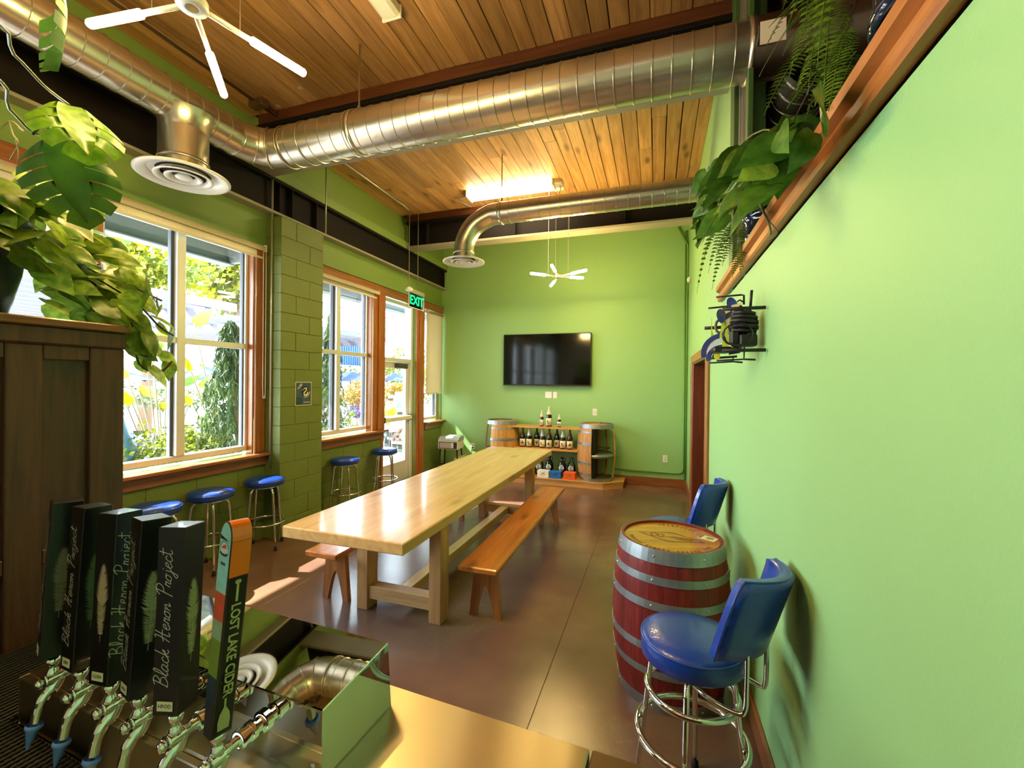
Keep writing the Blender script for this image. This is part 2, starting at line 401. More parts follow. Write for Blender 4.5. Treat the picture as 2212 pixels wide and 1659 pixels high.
# floor: slabs cut by saw joints
fl = struct('floor', (lambda b: (bx(b, -3.95, .62, YN-.2, 7.3, -.12, -.004), b)[1])(BM()), FLOORM)
for x0, x1 in ((-3.95, -2.632), (-2.629, -.547), (-.544, .62)):
    for y0, y1 in ((YN-.2, .9), (.903, 4.05), (4.053, 7.3)):
        b = BM(); bx(b, x0, x1, y0, y1, -.006, 0, .0012); obj('slab', b, FLOORM, fl)

# left wall: openings for windows and door
b = BM()
OPEN = [(-2.7, -1.15, .87, 2.93), (-1.05, .4, .87, 2.93), (.5, 1.9, .87, 2.93), (1.93, 3.25, .87, 2.93), (3.92, 5.2, .9, 2.9), (5.3, 6.2, -.02, 2.9), (6.44, 7.08, .9, 2.9)]
ys = [YN-.2]
for y0, y1, z0, z1 in OPEN:
    bx(b, -3.95, XL, ys[-1], y0, -.02, ZC+.1); bx(b, -3.95, XL, y0, y1, z1, ZC+.1)
    if z0 > 0: bx(b, -3.95, XL, y0, y1, -.02, z0)
    ys.append(y1)
bx(b, -3.95, XL, ys[-1], YB+.2, -.02, ZC+.1)
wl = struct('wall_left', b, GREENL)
pil = sroot('trim_6')
b = BM(); bx(b, XL, -3.558, 3.338, 3.892, 0, 3.24); o = obj('pilaster_core', b, MORTAR, pil)
zc = 0.0; k = 0; H = .19
while zc < 3.2:
    z1 = min(zc+H, 3.25)
    cuts = [3.33, 3.33+(.375 if k % 2 else .19), 3.90]
    for a, c in zip(cuts, cuts[1:]):
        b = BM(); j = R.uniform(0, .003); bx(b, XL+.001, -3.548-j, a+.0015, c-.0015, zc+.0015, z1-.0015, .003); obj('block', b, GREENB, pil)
    zc += H; k += 1
def courses(y0, y1, zt):
    k = 0; z = 0.0
    while z < zt-.04:
        z1 = min(z+H, zt); y = y0-(.2 if k % 2 else 0)
        while y < y1-.02:
            a, c = max(y, y0), min(y+.39, y1)
            if c-a > .03:
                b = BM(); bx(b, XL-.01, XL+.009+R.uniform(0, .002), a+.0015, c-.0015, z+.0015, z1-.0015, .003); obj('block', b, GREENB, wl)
            y += .39
        z = z1; k += 1
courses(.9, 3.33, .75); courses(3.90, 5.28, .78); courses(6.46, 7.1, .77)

b = BM(); bx(b, -3.95, 3.0, YB, YB+.2, -.02, ZC+.1); struct('wall_back', b, GREEN)
b = BM()
XO = XR+.17
bx(b, XR, XO, YN, 4.40, -.02, 2.2); bx(b, XR, XO, 4.40, 5.95, 1.88, 2.2); bx(b, XR, XO, 5.95, YB, -.02, 2.2)
bx(b, XR, XO, 3.16, YB, 2.2, ZC+.1); bx(b, XR, XO, YN, .2, 2.2, ZC+.1)
wr = struct('wall_right', b, GREEN)
b = BM(); bx(b, -3.95, 3.0, YN-.2, YN, -.02, ZC+.1); struct('wall_rear', b, CREAMW)
# loft behind the opening over the right wall
b = BM(); bx(b, 2.6, 2.8, YN, YB, 2.0, ZC+.1); struct('wall_loft', b, plain('loft_wall', rgb(128, 110, 92), .7))
b = BM(); bx(b, XO, 2.8, YN, YB, 2.02, 2.12); struct('floor_loft', b, NAILER)

# ceiling: boards between the beams, on a dark deck
b = BM(); bx(b, -3.95, 3.0, YN-.2, 7.3, ZC+.03, ZC+.12); ceil = struct('ceiling', b, DARKV)
PW = .1365
def boards(y0, y1, m, seed):
    r = random.Random(seed); x = XL; cache = {}
    while x < XR-.01:
        wd = min(PW, XR-x); y = y0
        first = r.uniform(.6, y1-y0) if r.random() < .5 else y1-y0
        segs = [y0]
        if y1-y0 > 1.5 and first < y1-y0-.4: segs.append(y0+first)
        segs.append(y1)
        for a, c in zip(segs, segs[1:]):
            b = BM(); dz = r.uniform(0, .006); gap = r.choice((.0015, .0025, .0025, .005))
            bx(b, x+gap, x+wd-gap, a+.001, c-.001, ZC-dz, ZC+.028, .003); obj('plank', b, m, ceil)
        x += wd
boards(YN, 3.15, PLANK0, 3); boards(3.29, 5.75, PLANK1, 4); boards(5.89, YB, PLANK1, 5)
x = XR+.17
while x < 2.6:
    b = BM(); bx(b, x+.002, x+.16, YN, YB, ZC, ZC+.028, .003); obj('plank', b, NAILER, ceil); x += .165

def cross_beam(name, y):
    t = sroot(name, (0, y, 0))
    b = BM(); bx(b, -3.66, XR, -.07, .07, 4.035, ZC+.02, .004); obj('nailer', b, NAILER, t)
    b = BM(); bx(b, -3.66, XR-.005, -.012, .012, 3.665, 4.0); bx(b, -3.66, XR-.005, -.10, .10, 4.0, 4.034, .003); obj('web', b, STEELD, t)
    b = BM(); bx(b, -3.66, XR-.005, -.10, .10, 3.63, 3.664, .004); obj('bottom_flange', b, STEELL, t)
    for xx in (-3.3, -1.9, -.4):
        b = BM(); bx(b, xx-.005, xx+.005, -.09, -.012, 3.665, 4.0); obj('stiffener', b, STEELD, t)
    return t
cross_beam('trim_1', 3.22); cross_beam('trim_2', 5.82)
t = sroot('trim_3')
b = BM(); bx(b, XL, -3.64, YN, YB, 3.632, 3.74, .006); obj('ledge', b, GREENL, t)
b = BM(); bx(b, -3.712, -3.70, YN, YB-.02, 3.297, 3.6); bx(b, -3.75, -3.645, YN, YB-.02, 3.6, 3.631, .003); obj('web', b, STEELD, t)
b = BM(); bx(b, -3.75, -3.635, YN, YB-.01, 3.27, 3.296, .003); obj('bottom_flange', b, STEELL, t)
for yy in (-1.0, 1.2, 3.40, 3.56, 3.9, 6.98):
    b = BM(); bx(b, -3.70, -3.645, yy-.006, yy+.006, 3.297, 3.6); obj('stiffener', b, STEELD, t)

# right opening: steel column with conduits at the jamb
t = sroot('trim_4', (0, 0, 0))
b = BM(); bx(b, XR-.01, XO, 3.02, 3.16, 2.2, ZC, .004); bx(b, XR, XR+.03, 2.64, 2.70, 2.2, ZC, .004); obj('column', b, plain('green_steel_column', rgb(66, 96, 48), .5), t)
for yy in (2.95, 2.86):
    b = BM(); cyl(b, (XR+.03, yy, 2.2), (XR+.03, yy, ZC), .024, n=12); obj('pipe', b, PIPE, t)
# ledge with moulded fascia over the right wall
t = sroot('trim_5')
b = BM(); bx(b, XR-.02, XO+.25, -1.2, 3.5, 2.245, 2.27, .002); obj('ledge', b, SHELFW, t)
b = BM()
prism(b, [(0, 2.21), (-.028, 2.21), (-.034, 2.222), (-.034, 2.248), (-.022, 2.258), (-.022, 2.272), (-.044, 2.285), (-.044, 2.318), (-.02, 2.318), (-.02, 2.27), (0, 2.27)], 4.7, basis((XR+.0, 3.5, 0), (1, 0, 0), (0, 0, 1), (0, -1, 0)))
obj('fascia', b, SHELFW, t)

# baseboards
b = BM(); bx(b, -.62, XR, YB-.02, YB, 0, .135, .004); struct('baseboard_back', b, TRIMX)
b = BM(); bx(b, XR-.018, XR, YN, 4.16, 0, .11, .004); bx(b, XR-.018, XR, 6.2, YB-.02, 0, .13, .004); struct('baseboard_right', b, TRIMY)
b = BM(); bx(b, -3.74, -3.0, YB-.02, YB, 0, .1, .004); struct('baseboard_left', b, TRIMX)

# ---- windows
def pane(t, y0, y1, z0, z1, x=-3.86):
    b = BM(); bx(b, x-.003, x+.003, y0, y1, z0, z1); obj('pane', b, PANE, t)
def bar(t, name, y0, y1, z0, z1, x0=-3.90, x1=-3.82, m=None):
    b = BM(); bx(b, x0, x1, y0, y1, z0, z1, .004); obj(name, b, m or ALU, t)
def window(name, y0, y1, z0, z1, mull=None, rail=None):
    t = sroot(name)
    f = .05
    bar(t, 'frame', y0, y0+f, z0, z1); bar(t, 'frame', y1-f, y1, z0, z1); bar(t, 'frame', y0+f, y1-f, z1-f, z1); bar(t, 'frame', y0+f, y1-f, z0, z0+f)
    bar(t, 'gasket', y0+f, y0+f+.012, z0+f, z1-f, -3.885, -3.84, ALUD); bar(t, 'gasket', y1-f-.012, y1-f, z0+f, z1-f, -3.885, -3.84, ALUD)
    cy_ = [y0+f]+([mull] if mull else [])+[y1-f]
    if mull:
        bar(t, 'mullion', mull-.035, mull+.035, z0+f, z1-f, -3.91, -3.80)
        bar(t, 'gasket', mull-.06, mull-.035, z0+f, z1-f, -3.885, -3.84, ALUD)
    if rail: bar(t, 'rail', y0+f, y1-f, rail-.025, rail+.025, -3.90, -3.81)
    for i in range(len(cy_)-1):
        a = cy_[i]+(.035 if i else 0); c = cy_[i+1]-(.035 if i+2 < len(cy_) else 0)
        for q in ([(z0+f, rail-.025), (rail+.025, z1-f)] if rail else [(z0+f, z1-f)]): pane(t, a, c, q[0], q[1])
    return t
def board(t, name, x0, x1, y0, y1, z0, z1, m, bev=.005):
    b = BM(); bx(b, x0, x1, y0, y1, z0, z1, bev); return obj(name, b, m, t)
def casing_z(t, y0, y1, z0, z1): board(t, 'casing', XL, XL+.022, y0, y1, z0, z1, TRIMZ)
def sill(t, y0, y1, zt):
    board(t, 'sill', -3.82, XL+.10, y0, y1, zt-.028, zt, TRIMY); board(t, 'apron', XL, XL+.035, y0+.02, y1-.03, zt-.125, zt-.028, TRIMY)

for nm, y0, y1 in (('window_5', -2.68, -1.17), ('window_6', -1.03, .38)):
    t = window(nm, y0, y1, .9, 2.9, (y0+y1)/2, 1.93); sill(t, y0-.1, y1+.1, .875)
t = window('window_4', .52, 1.86, .9, 2.9, 1.2, 1.93); sill(t, .4, 1.95, .875); casing_z(t, 1.84, 1.965, .875, 3.0); board(t, 'head', XL, XL+.024, .4, 1.97, 2.9, 3.02, TRIMY)
t = window('window_1', 1.98, 3.215, .9, 2.9, 2.555, 1.925); sill(t, 1.93, 3.36, .875)
casing_z(t, 3.205, 3.315, .875, 2.9); board(t, 'jamb', -3.84, XL, 3.19, 3.21, .875, 2.9, TRIMZ); board(t, 'jamb', -3.84, XL, 1.965, 1.985, .875, 2.9, TRIMZ)
t = window('window_2', 3.96, 5.07, .925, 2.86, 4.45, 1.957); sill(t, 3.9, 5.33, .905)
casing_z(t, 5.06, 5.335, .905, 2.85); board(t, 'casing', XL, XL+.045, 5.15, 5.2, .905, 2.85, TRIMZ); board(t, 'jamb', -3.84, XL, 5.045, 5.065, .9, 2.85, TRIMZ)
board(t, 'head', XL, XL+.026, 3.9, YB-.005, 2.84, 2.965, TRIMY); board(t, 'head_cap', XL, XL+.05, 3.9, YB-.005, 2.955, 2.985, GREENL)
t = window('window_3', 6.47, 7.07, .925, 2.85); sill(t, 6.45, YB-.003, .905)
# glass entrance door with its transom
t = sroot('door_1')
bar(t, 'jamb', 5.31, 5.36, 0, 2.84, -3.92, -3.80); bar(t, 'jamb', 6.14, 6.20, 0, 2.84, -3.92, -3.80); bar(t, 'head', 5.36, 6.14, 2.79, 2.84, -3.92, -3.80); bar(t, 'transom', 5.36, 6.14, 1.90, 1.955, -3.92, -3.79)
pane(t, 5.36, 6.14, 1.955, 2.79)
lf = bar
for a, c, z0, z1 in ((5.365, 5.45, .02, 1.895), (6.05, 6.135, .02, 1.895), (5.45, 6.05, 1.80, 1.895), (5.45, 6.05, .02, .33)):
    b = BM(); bx(b, -3.885, -3.835, a, c, z0, z1, .004); obj('stile', b, ALU, t)
pane(t, 5.45, 6.05, .33, 1.80)
b = BM(); bx(b, -3.82, -3.75, 5.40, 6.12, .985, 1.055, .012); o = obj('push_bar', b, OFFW, t)
for yy in (5.375, 6.10):
    b = BM(); bx(b, -3.835, -3.755, yy, yy+.025, .975, 1.065, .006); obj('bracket', b, BLACK, o)
b = BM(); bx(b, -3.835, -3.76, 5.72, 6.0, 1.80, 1.875, .01); o = obj('closer', b, plain('closer_grey', rgb(80, 84, 82), .4, .4), t)
b = BM(); bx(b, -3.80, -3.785, 5.75, 6.08, 1.876, 1.892, .003); obj('closer_arm', b, PIPE, o)
b = BM(); bx(b, -3.93, -3.70, 5.3, 6.2, 0, .018, .004); obj('threshold', b, ALUD, t)
casing_z(t, 6.2, 6.45, 0, 2.85); board(t, 'casing', XL, XL+.045, 6.27, 6.31, 0, 2.85, TRIMZ); casing_z(t, 5.255, 5.31, 0, .78)
# side door in the right wall
t = sroot('door_2')
b = BM(); bx(b, XR+.12, XR+.16, 4.44, 5.91, .01, 1.85, .004); d = obj('leaf', b, DOORW, t)
b = BM(); bx(b, XR+.112, XR+.12, 4.62, 5.73, .25, .8, .004); bx(b, XR+.112, XR+.12, 4.62, 5.73, .95, 1.7, .004); obj('raised_panel', b, DOORW, d)
h = BM(); tube(h, smooth_path([(XR+.115, 4.56, .99), (XR+.05, 4.56, .985), (XR+.04, 4.60, .95), (XR+.05, 4.62, .88), (XR+.115, 4.62, .87)], 5), .009, 8); obj('handle', h, CHROME, d)
for y0, y1, z0, z1 in ((4.38, 4.44, 0, 1.90), (5.91, 5.97, 0, 1.90), (4.44, 5.91, 1.85, 1.90)):
    board(t, 'jamb', XR-.012, XR+.17, y0, y1, z0, z1, DOORW)
for y0, y1, z0, z1 in ((4.22, 4.40, 0, 1.965), (5.95, 6.16, 0, 1.965), (4.40, 5.95, 1.87, 1.965)):
    board(t, 'casing', XR-.024, XR, y0, y1, z0, z1, TRIMZ)
# ---------------------------------------------------------------- ducts

def duct(t, name, p0, p1, r, step=.108, n=40):
    b = BM(); L = (Vector(p1)-Vector(p0)).length; M = Mto(p0, p1)
    lathe(b, [(r, 0), (r, L)], n, M); o = obj(name, b, DUCT, t)
    b = BM(); z = step/2
    while z < L-.02:
        lathe(b, [(r-.001, z-.006), (r+.005, z-.003), (r+.005, z+.003), (r-.001, z+.006)], n, M, smooth=False); z += step
    stuff(obj('lock_seam', b, DUCT, o)); return o
def band(t, name, p, d, r, wd=.03, m=None):
    b = BM(); p = Vector(p); d = Vector(d).normalized()
    lathe(b, [(r, -wd/2), (r+.006, -wd/2), (r+.006, wd/2), (r, wd/2)], 36, Mto(p, p+d)); return obj(name, b, m or DUCT, t)
def diffuser(t, x, y, z, r, stem_r, z_top, saddle=None):
    b = BM(); lathe(b, [(stem_r, z+.012), (stem_r, z_top)], 36, T(x, y, 0)); s = obj('drop', b, DUCT, t)
    band(t, 'collar', (x, y, z+.10), (0, 0, 1), stem_r, .02)
    b = BM()
    lathe(b, [(stem_r*.98, z+.03), (r*.9, z+.016), (r, z+.006), (r, z-.002), (r*.93, z-.006), (r*.74, z+.014), (r*.70, z+.03)], 44, T(x, y, 0))
    d = obj('diffuser', b, WHITE, t)
    b = BM(); lathe(b, [(0, z+.028), (r*.72, z+.028)], 36, T(x, y, 0)); obj('throat', b, DARKV, d)
    for k, (ro, ri) in enumerate(((.62, .47), (.40, .24))):
        b = BM(); lathe(b, [(r*ro, z-.004), (r*ro, z-.008), (r*(ro-.05), z-.010), (r*ri, z+.012), (r*ri, z+.016)], 36, T(x, y, 0)); obj('cone', b, WHITE, d)
    b = BM(); lathe(b, [(0, z-.010), (r*.17, z-.008), (r*.19, z-.002), (r*.10, z+.02)], 24, T(x, y, 0)); obj('centre_disc', b, WHITE, d)
def hanger(t, x, y, z, r, axis):
    band(t, 'strap', (x, y, z), axis, r+.002, .035)
    b = BM(); cyl(b, (x, y, z+r), (x, y, ZC), .006, n=8); cyl(b, (x, y, z+r), (x, y, z+r+.05), .014, n=8); obj('hanger_rod', b, PIPE, t)
AX, AZ, AR, BR = -3.114, 3.475, .13, .152
t = thing('air_duct', 'round spiral metal duct running along the window wall with one drop diffuser', 'duct', (0, 0, 0))
duct(t, 'tube', (AX, YN, AZ), (AX, 2.46, AZ), AR)
b = BM(); P = smooth_path([(AX, 2.44, AZ), (AX+.005, 2.50, AZ), (AX+.06, 2.62, AZ), (AX+.16, 2.70, AZ), (AX+.30, 2.72, AZ), (AX+.33, 2.72, AZ)], 3)
tube(b, P, [AR+(BR-AR)*i/(len(P)-1) for i in range(len(P))], 40, cap=False); obj('elbow', b, DUCT, t)
for k, (p, d) in enumerate((((AX, 2.47, AZ), (0, 1, 0)), ((AX+.045, 2.60, AZ), (.5, 1, 0)), ((AX+.13, 2.685, AZ), (1, .6, 0)), ((AX+.29, 2.72, AZ), (1, 0, 0)))):
    band(t, 'gore_seam', p, d, AR+(BR-AR)*k/3+.001, .012)
diffuser(t, AX, 2.10, 2.995, .275, .145, 3.44)
b = BM(); lathe(b, [(.145, 3.30), (.15, 3.36), (.19, 3.42)], 36, T(AX, 2.10, 0)); obj('saddle', b, DUCT, t)
for yy in (-1.0, .9): hanger(t, AX, yy, AZ, AR, (0, 1, 0))
t = thing('air_duct', 'large round spiral metal duct crossing the room below the boarded ceiling', 'duct')
duct(t, 'tube', (AX+.32, 2.72, AZ), (XR+.02, 2.72, AZ), BR)
band(t, 'strap', (-2.62, 2.72, AZ), (1, 0, 0), BR+.002, .012)
hanger(t, -2.154, 2.72, AZ, BR, (1, 0, 0))
b = BM(); lathe(b, [(BR, 0), (BR+.012, 0), (BR+.012, .03), (BR+.004, .035), (BR+.004, 1.1)], 40, Mto((XR+.0, 2.72, AZ), (XR+1.2, 2.72, AZ))); obj('tee_fitting', b, DUCT, t)
duct(t, 'branch', (.83, 2.80, AZ-.04), (.83, 5.2, AZ-.04), .16, .12)
b = BM(); bx(b, .50, .62, 2.558, 2.561, 3.39, 3.51); o = obj('paper_notice', b, plain('notice_paper', rgb(232, 224, 206), .7), t); o['label'] = 'small white paper notice'
t = thing('air_duct', 'smaller round metal duct near the back, elbow turned down to a white diffuser', 'duct')
CY, CZ, CR = 4.52, 3.49, .115
duct(t, 'tube', (-1.72, CY, CZ), (XR+.05, CY, CZ), CR, .115)
b = BM(); tube(b, smooth_path([(-1.70, CY, CZ), (-1.80, CY, CZ-.012), (-1.98, CY, CZ-.10), (-2.09, CY, CZ-.26), (-2.115, CY, CZ-.40), (-2.115, CY, CZ-.44)], 5), CR, 36, cap=False); obj('elbow', b, DUCT, t)
diffuser(t, -2.115, CY, 2.98, .24, CR+.003, CZ-.40)
hanger(t, -1.655, CY, CZ, CR, (1, 0, 0))

# ---------------------------------------------------------------- lamps
def pendant(loc, arms, label, zt):
    t = thing('pendant_light', label, 'light', loc, 0, 'branching glowing-tube pendants')
    b = BM(); lathe(b, [(.022, -.018), (.048, -.018), (.052, -.012), (.052, .012), (.048, .018), (.022, .018), (.022, -.018)], 24); obj('hub', b, ALU, t)
    for k, (dx, dy, dz) in enumerate(arms):
        e = Vector((dx, dy, dz)); m = e*.47; s = e.normalized()*.045
        b = BM(); tube(b, [s, m], .0105, 10); a = obj('arm', b, ALU, t)
        b = BM(); tube(b, [m, m+(e-m)*.02, e-(e-m)*.03, e], [.011, .0165, .0165, .012], 12); obj('glass_tube', b, TUBEL, a)
        if k != 1:
            b = BM(); cyl(b, m*.8, (m.x*.8, m.y*.8, zt-loc[2]), .0016, n=5); obj('cable', b, PIPE, t)
    b = BM(); lathe(b, [(0, zt-loc[2]-.03), (.06, zt-loc[2]-.03), (.065, zt-loc[2]), (0, zt-loc[2])], 20); obj('ceiling_cup', b, WHITE, t)
    return t
pendant((-1.656, 1.142, 3.0), [(-.49, -.06, 0), (-.38, .42, 0), (.12, .42, 0), (.47, -.08, .04), (.02, -.5, -.03)], 'nearer branching pendant light with bright yellow tubes under the dark boards', ZC)
pendant((-1.219, 5.50, 2.985), [(-.30, -.26, 0), (.04, -.55, 0), (.40, -.22, 0), (.30, .16, 0), (-.22, .50, 0)], 'smaller-looking branching pendant light in front of the television wall', ZC)

def linear(name, label, x0, x1, y0, y1, m):
    t = thing(name, label, 'light', ((x0+x1)/2, (y0+y1)/2, ZC))
    hx, hy = (x1-x0)/2, (y1-y0)/2
    b = BM(); bx(b, -hx, hx, -hy*.8, hy*.8, -.035, 0, .004); obj('housing', b, WHITE, t)
    b = BM()
    if hx > hy: prism(b, [(-hy, -.02), (-hy*.92, -.07), (-hy*.6, -.085), (hy*.6, -.085), (hy*.92, -.07), (hy, -.02)], 2*hx-.03, basis((-hx+.015, 0, 0), (0, 1, 0), (0, 0, 1)))
    else: prism(b, [(hx, -.02), (hx*.92, -.07), (hx*.6, -.085), (-hx*.6, -.085), (-hx*.92, -.07), (-hx, -.02)], 2*hy-.03, basis((0, -hy+.015, 0), (-1, 0, 0), (0, 0, 1)))
    obj('diffuser', b, m, t)
    for s in (-1, 1):
        b = BM()
        if hx > hy: bx(b, s*hx-.008, s*hx+.008, -hy, hy, -.088, 0, .003)
        else: bx(b, -hx, hx, s*hy-.008, s*hy+.008, -.088, 0, .003)
        obj('end_cap', b, WHITE, t)
    return t
t = linear('ceiling_light', 'lit white strip light on the ceiling above the far duct', -2.42, -1.25, 5.22, 5.44, LINEL)
b = BM(); bx(b, .60, .70, -.07, .07, -.06, 0, .006); obj('junction_box', b, PIPE, t)
b = BM(); tube(b, smooth_path([(.66, 0, -.06), (.665, .03, -.10), (.64, .05, -.14), (.655, .06, -.18)], 4), .005, 6); obj('wire', b, PIPED, t)
b = BM(); tube(b, smooth_path([(-.58, 0, -.04), (-.70, 0, -.045), (-.80, .04, -.035), (-.78, .2, -.02), (-.72, .38, -.02)], 5), .009, 8); obj('conduit', b, PIPE, t)
linear('ceiling_light', 'end of an unlit white strip light at the top of the ceiling', -1.81, -1.66, 1.25, 2.52, WHITE)
linear('ceiling_light', 'added fill light behind the camera, out of view', -2.6, -1.4, -1.5, -1.25, REARFILL)  # this and the next are added, unseen, to brighten the room
linear('ceiling_light', 'second added fill light at the rear, out of view', -.9, .2, -2.0, -1.75, REARFILL)

# exit sign on two rods
t = thing('exit_sign', 'green exit sign hanging on two thin rods before the glass door', 'sign', (-3.40, 5.42, 2.95))
for y_, zt in ((0, 4.10), (.24, ZC)):
    b = BM(); cyl(b, (0, y_, -.02), (0, y_, zt-2.95), .0055, n=8); obj('rod', b, PIPE, t)
b = BM(); lathe(b, [(0, -.05), (.045, -.045), (.06, -.02), (.05, 0), (.012, .02)], 20); obj('lamp_dome', b, WHITE, t)
b = BM(); bx(b, -.03, .03, .02, .40, -.06, .0, .006); obj('canopy', b, PIPE, t)
b = BM(); bx(b, -.004, .004, .0, .42, -.26, -.06, .002); pnl = obj('acrylic_panel', b, SIGNG, t)
b = BM()
for a in ((-.006, .006, 0, .008, -.262, -.06), (-.006, .006, .412, .42, -.262, -.06), (-.006, .006, 0, .42, -.27, -.262)): bx(b, *a)
obj('edge_trim', b, WHITE, t)
me = text_mesh('EXIT', .185, EXITL, bold=.02); put('lettering', me, pnl, basis((.0055, .21, -.16), (0, 1, 0), (0, 0, 1)))
# conduits on the ceiling boards
def conduit(label, pts, r=.0125, m=None, k=1):
    b = BM(); tube(b, smooth_path(pts, k) if k > 1 else pts, r, 8); o = obj('conduit', b, m or PIPE); tag(o, label, 'pipe'); return o
conduit('thin steel conduit along the ceiling boards leading to the exit sign', [(-3.45, 3.3, 4.13), (-3.47, 5.2, 4.13), (-3.45, 5.34, 4.12), (-3.405, 5.415, 4.07)], m=PIPE)
o = conduit('brown conduit across the nearer ceiling boards ending at a small box by the beam', [(-3.5, -.5, 4.13), (-3.48, 3.10, 4.13)], .013, PIPED)
b = BM(); bx(b, -3.54, -3.38, 2.94, 3.02, 4.08, 4.145, .006); cyl(b, (-3.43, 3.0, 4.11), (-3.43, 3.2, 4.11), .022); obj('junction_box', b, PIPED, o)
conduit('straight steel conduit down the near side of the block pilaster', [(-3.66, 3.318, .72), (-3.66, 3.318, 3.9)], .011)
conduit('thin grey rod hanging beside the far edge of the block pilaster', [(-3.535, 3.915, 3.24), (-3.535, 3.915, 4.15)], .007)
conduit('green painted conduit in the back right corner turning along above the baseboard', [(.415, YB-.02, 3.95), (.415, YB-.02, .30), (.40, YB-.02, .25), (.36, YB-.02, .225), (-.62, YB-.02, .225)], .013, GREENP)
o = conduit('second green painted conduit running straight up the back right corner', [(.44, YB-.05, 0.14), (.44, YB-.05, 3.72), (.40, YB-.03, 3.80), (.30, YB-.02, 4.02)], .013, GREENP)
b = BM(); bx(b, XR-.045, XR, 6.62, 6.70, 3.06, 3.14, .012); bx(b, XR-.05, XR-.045, 6.64, 6.68, 3.08, 3.12, .002); o = obj('motion_sensor', b, WHITE); tag(o, 'small white sensor box high on the right wall near the corner', 'sensor')

# ---------------------------------------------------------------- television, plates, poster
t = thing('television', 'wide black flat television on the green back wall', 'television', (-1.755, YB-.06, 1.99))
b = BM(); bx(b, -.755, .755, -.02, .02, -.435, .435, .006); obj('cabinet', b, BLACK, t)
b = BM(); bx(b, -.742, .742, -.0225, -.019, -.418, .424, .001); obj('screen', b, SCREEN, t)
b = BM(); bx(b, -.755, .755, -.026, -.016, -.440, -.424, .003); obj('bezel', b, plain('dark_bezel', rgb(52, 40, 34), .3, .3), t)
b = BM(); bx(b, -.3, .3, .02, .06, -.2, .2, .004); obj('wall_mount', b, BLACK, t)
def plate(name, label, x, z, w_, h_, kind, M=None, cat='switch plate'):
    t = thing(name, label, cat, (x, YB, z)) if M is None else thing(name, label, cat)
    if M is not None: t.matrix_world = M
    b = BM(); bx(b, -w_/2, w_/2, -.007, 0, -h_/2, h_/2, .0025); obj('cover', b, WHITE, t)
    if kind == 'switch':
        b = BM(); bx(b, -.017, .017, -.011, -.006, -.034, .034, .002); obj('rocker', b, OFFW, t)
    if kind == 'outlet':
        for s in (-1, 1):
            b = BM(); bx(b, -.017, .017, -.0085, -.0065, s*.02-.014, s*.02+.014, .004); f = obj('socket', b, OFFW, t)
            b = BM(); bx(b, -.008, -.005, -.0095, -.008, s*.02-.004, s*.02+.008); bx(b, .005, .008, -.0095, -.008, s*.02-.004, s*.02+.008); obj('slot', b, BLACK, f)
    return t
plate('wall_plate', 'blank square white plate on the back wall under the television', -1.72, 1.395, .112, .112, 'blank', cat='wall plate')
plate('wall_plate', 'narrow blank white plate beside the square one under the television', -1.607, 1.394, .068, .112, 'blank', cat='wall plate')
plate('light_switch', 'white light switch on the back wall above the right barrel', -.94, 1.127, .07, .112, 'switch')
plate('wall_outlet', 'white outlet low on the back wall right of the barrel display', .153, .437, .07, .112, 'outlet', cat='outlet')
t = plate('wall_outlet', 'white outlet with a black plug behind the small stereo', -3.103, .445, .07, .112, 'outlet', cat='outlet')
b = BM(); bx(b, -.014, .014, -.04, -.008, -.034, -.008, .004); o = obj('plug', b, BLACK, t)
b = BM(); tube(b, smooth_path([(0, -.035, -.03), (-.002, -.05, -.08), (-.01, -.04, -.2), (.0, -.03, -.42)], 5), .005, 6); obj('cord', b, BLACK, o)

# heron poster on the pilaster
def heron(bm, S, M, z=0.0008, t=.0006):
    """A heron's head and S-curved neck inside a disc, as a flat badge in the local x-y plane."""
    pts = smooth_path([(-.02, .24, 0), (.10, .26, 0), (.16, .12, 0), (.02, -.04, 0), (-.14, -.18, 0), (-.10, -.36, 0), (.08, -.40, 0), (.24, -.28, 0), (.30, -.10, 0)], 6)
    n = len(pts); L_, R_ = [], []
    for i, p in enumerate(pts):
        d = (pts[min(i+1, n-1)]-pts[max(i-1, 0)]).normalized(); wd = .045+.02*sin(pi*i/n)+(.035 if i > n*.6 else 0)*(1-abs(i/n-.8)*3)
        q = Vector((-d.y, d.x, 0))*wd; L_.append(p+q); R_.append(p-q)
    for i in range(n-1):
        vs = [bm.verts.new(M @ Vector((v.x*S, v.y*S, z))) for v in (L_[i], L_[i+1], R_[i+1], R_[i])]; bm.faces.new(vs)
    for poly in ([(-.06, .30), (.08, .31), (.04, .17), (-.08, .19)], [(-.06, .30), (-.08, .19), (-.50, -.02)]):
        vs = [bm.verts.new(M @ Vector((x*S, y*S, z))) for x, y in poly]; bm.faces.new(vs)
def disc(bm, r, M, z, n=32):
    vs = [bm.verts.new(M @ Vector((r*cos(2*pi*i/n), r*sin(2*pi*i/n), z))) for i in range(n)]; bm.faces.new(vs)
PM = basis((-3.546, 3.625, 1.457), (0, 1, 0), (0, 0, 1))
PCREAM = plain('poster_cream', rgb(232, 222, 196), .6); PINK_ = plain('poster_navy', rgb(16, 30, 48), .6)
t = thing('poster', 'blue lounge poster with a heron emblem taped to the green pilaster', 'poster'); t.matrix_world = PM
b = BM(); bx(b, -.11, .11, -.125, .125, 0, .0016); obj('sheet', b, PCREAM, t)
b = BM(); bx(b, -.103, .103, -.118, .118, .0014, .0022); obj('print', b, plain('poster_blue', rgb(54, 84, 112), .5), t)
b = BM(); bx(b, -.10, -.02, -.116, -.035, .0020, .0025); obj('teal_block', b, plain('poster_teal', rgb(38, 66, 84), .5), t)  # darker teal rectangle printed at the lower left
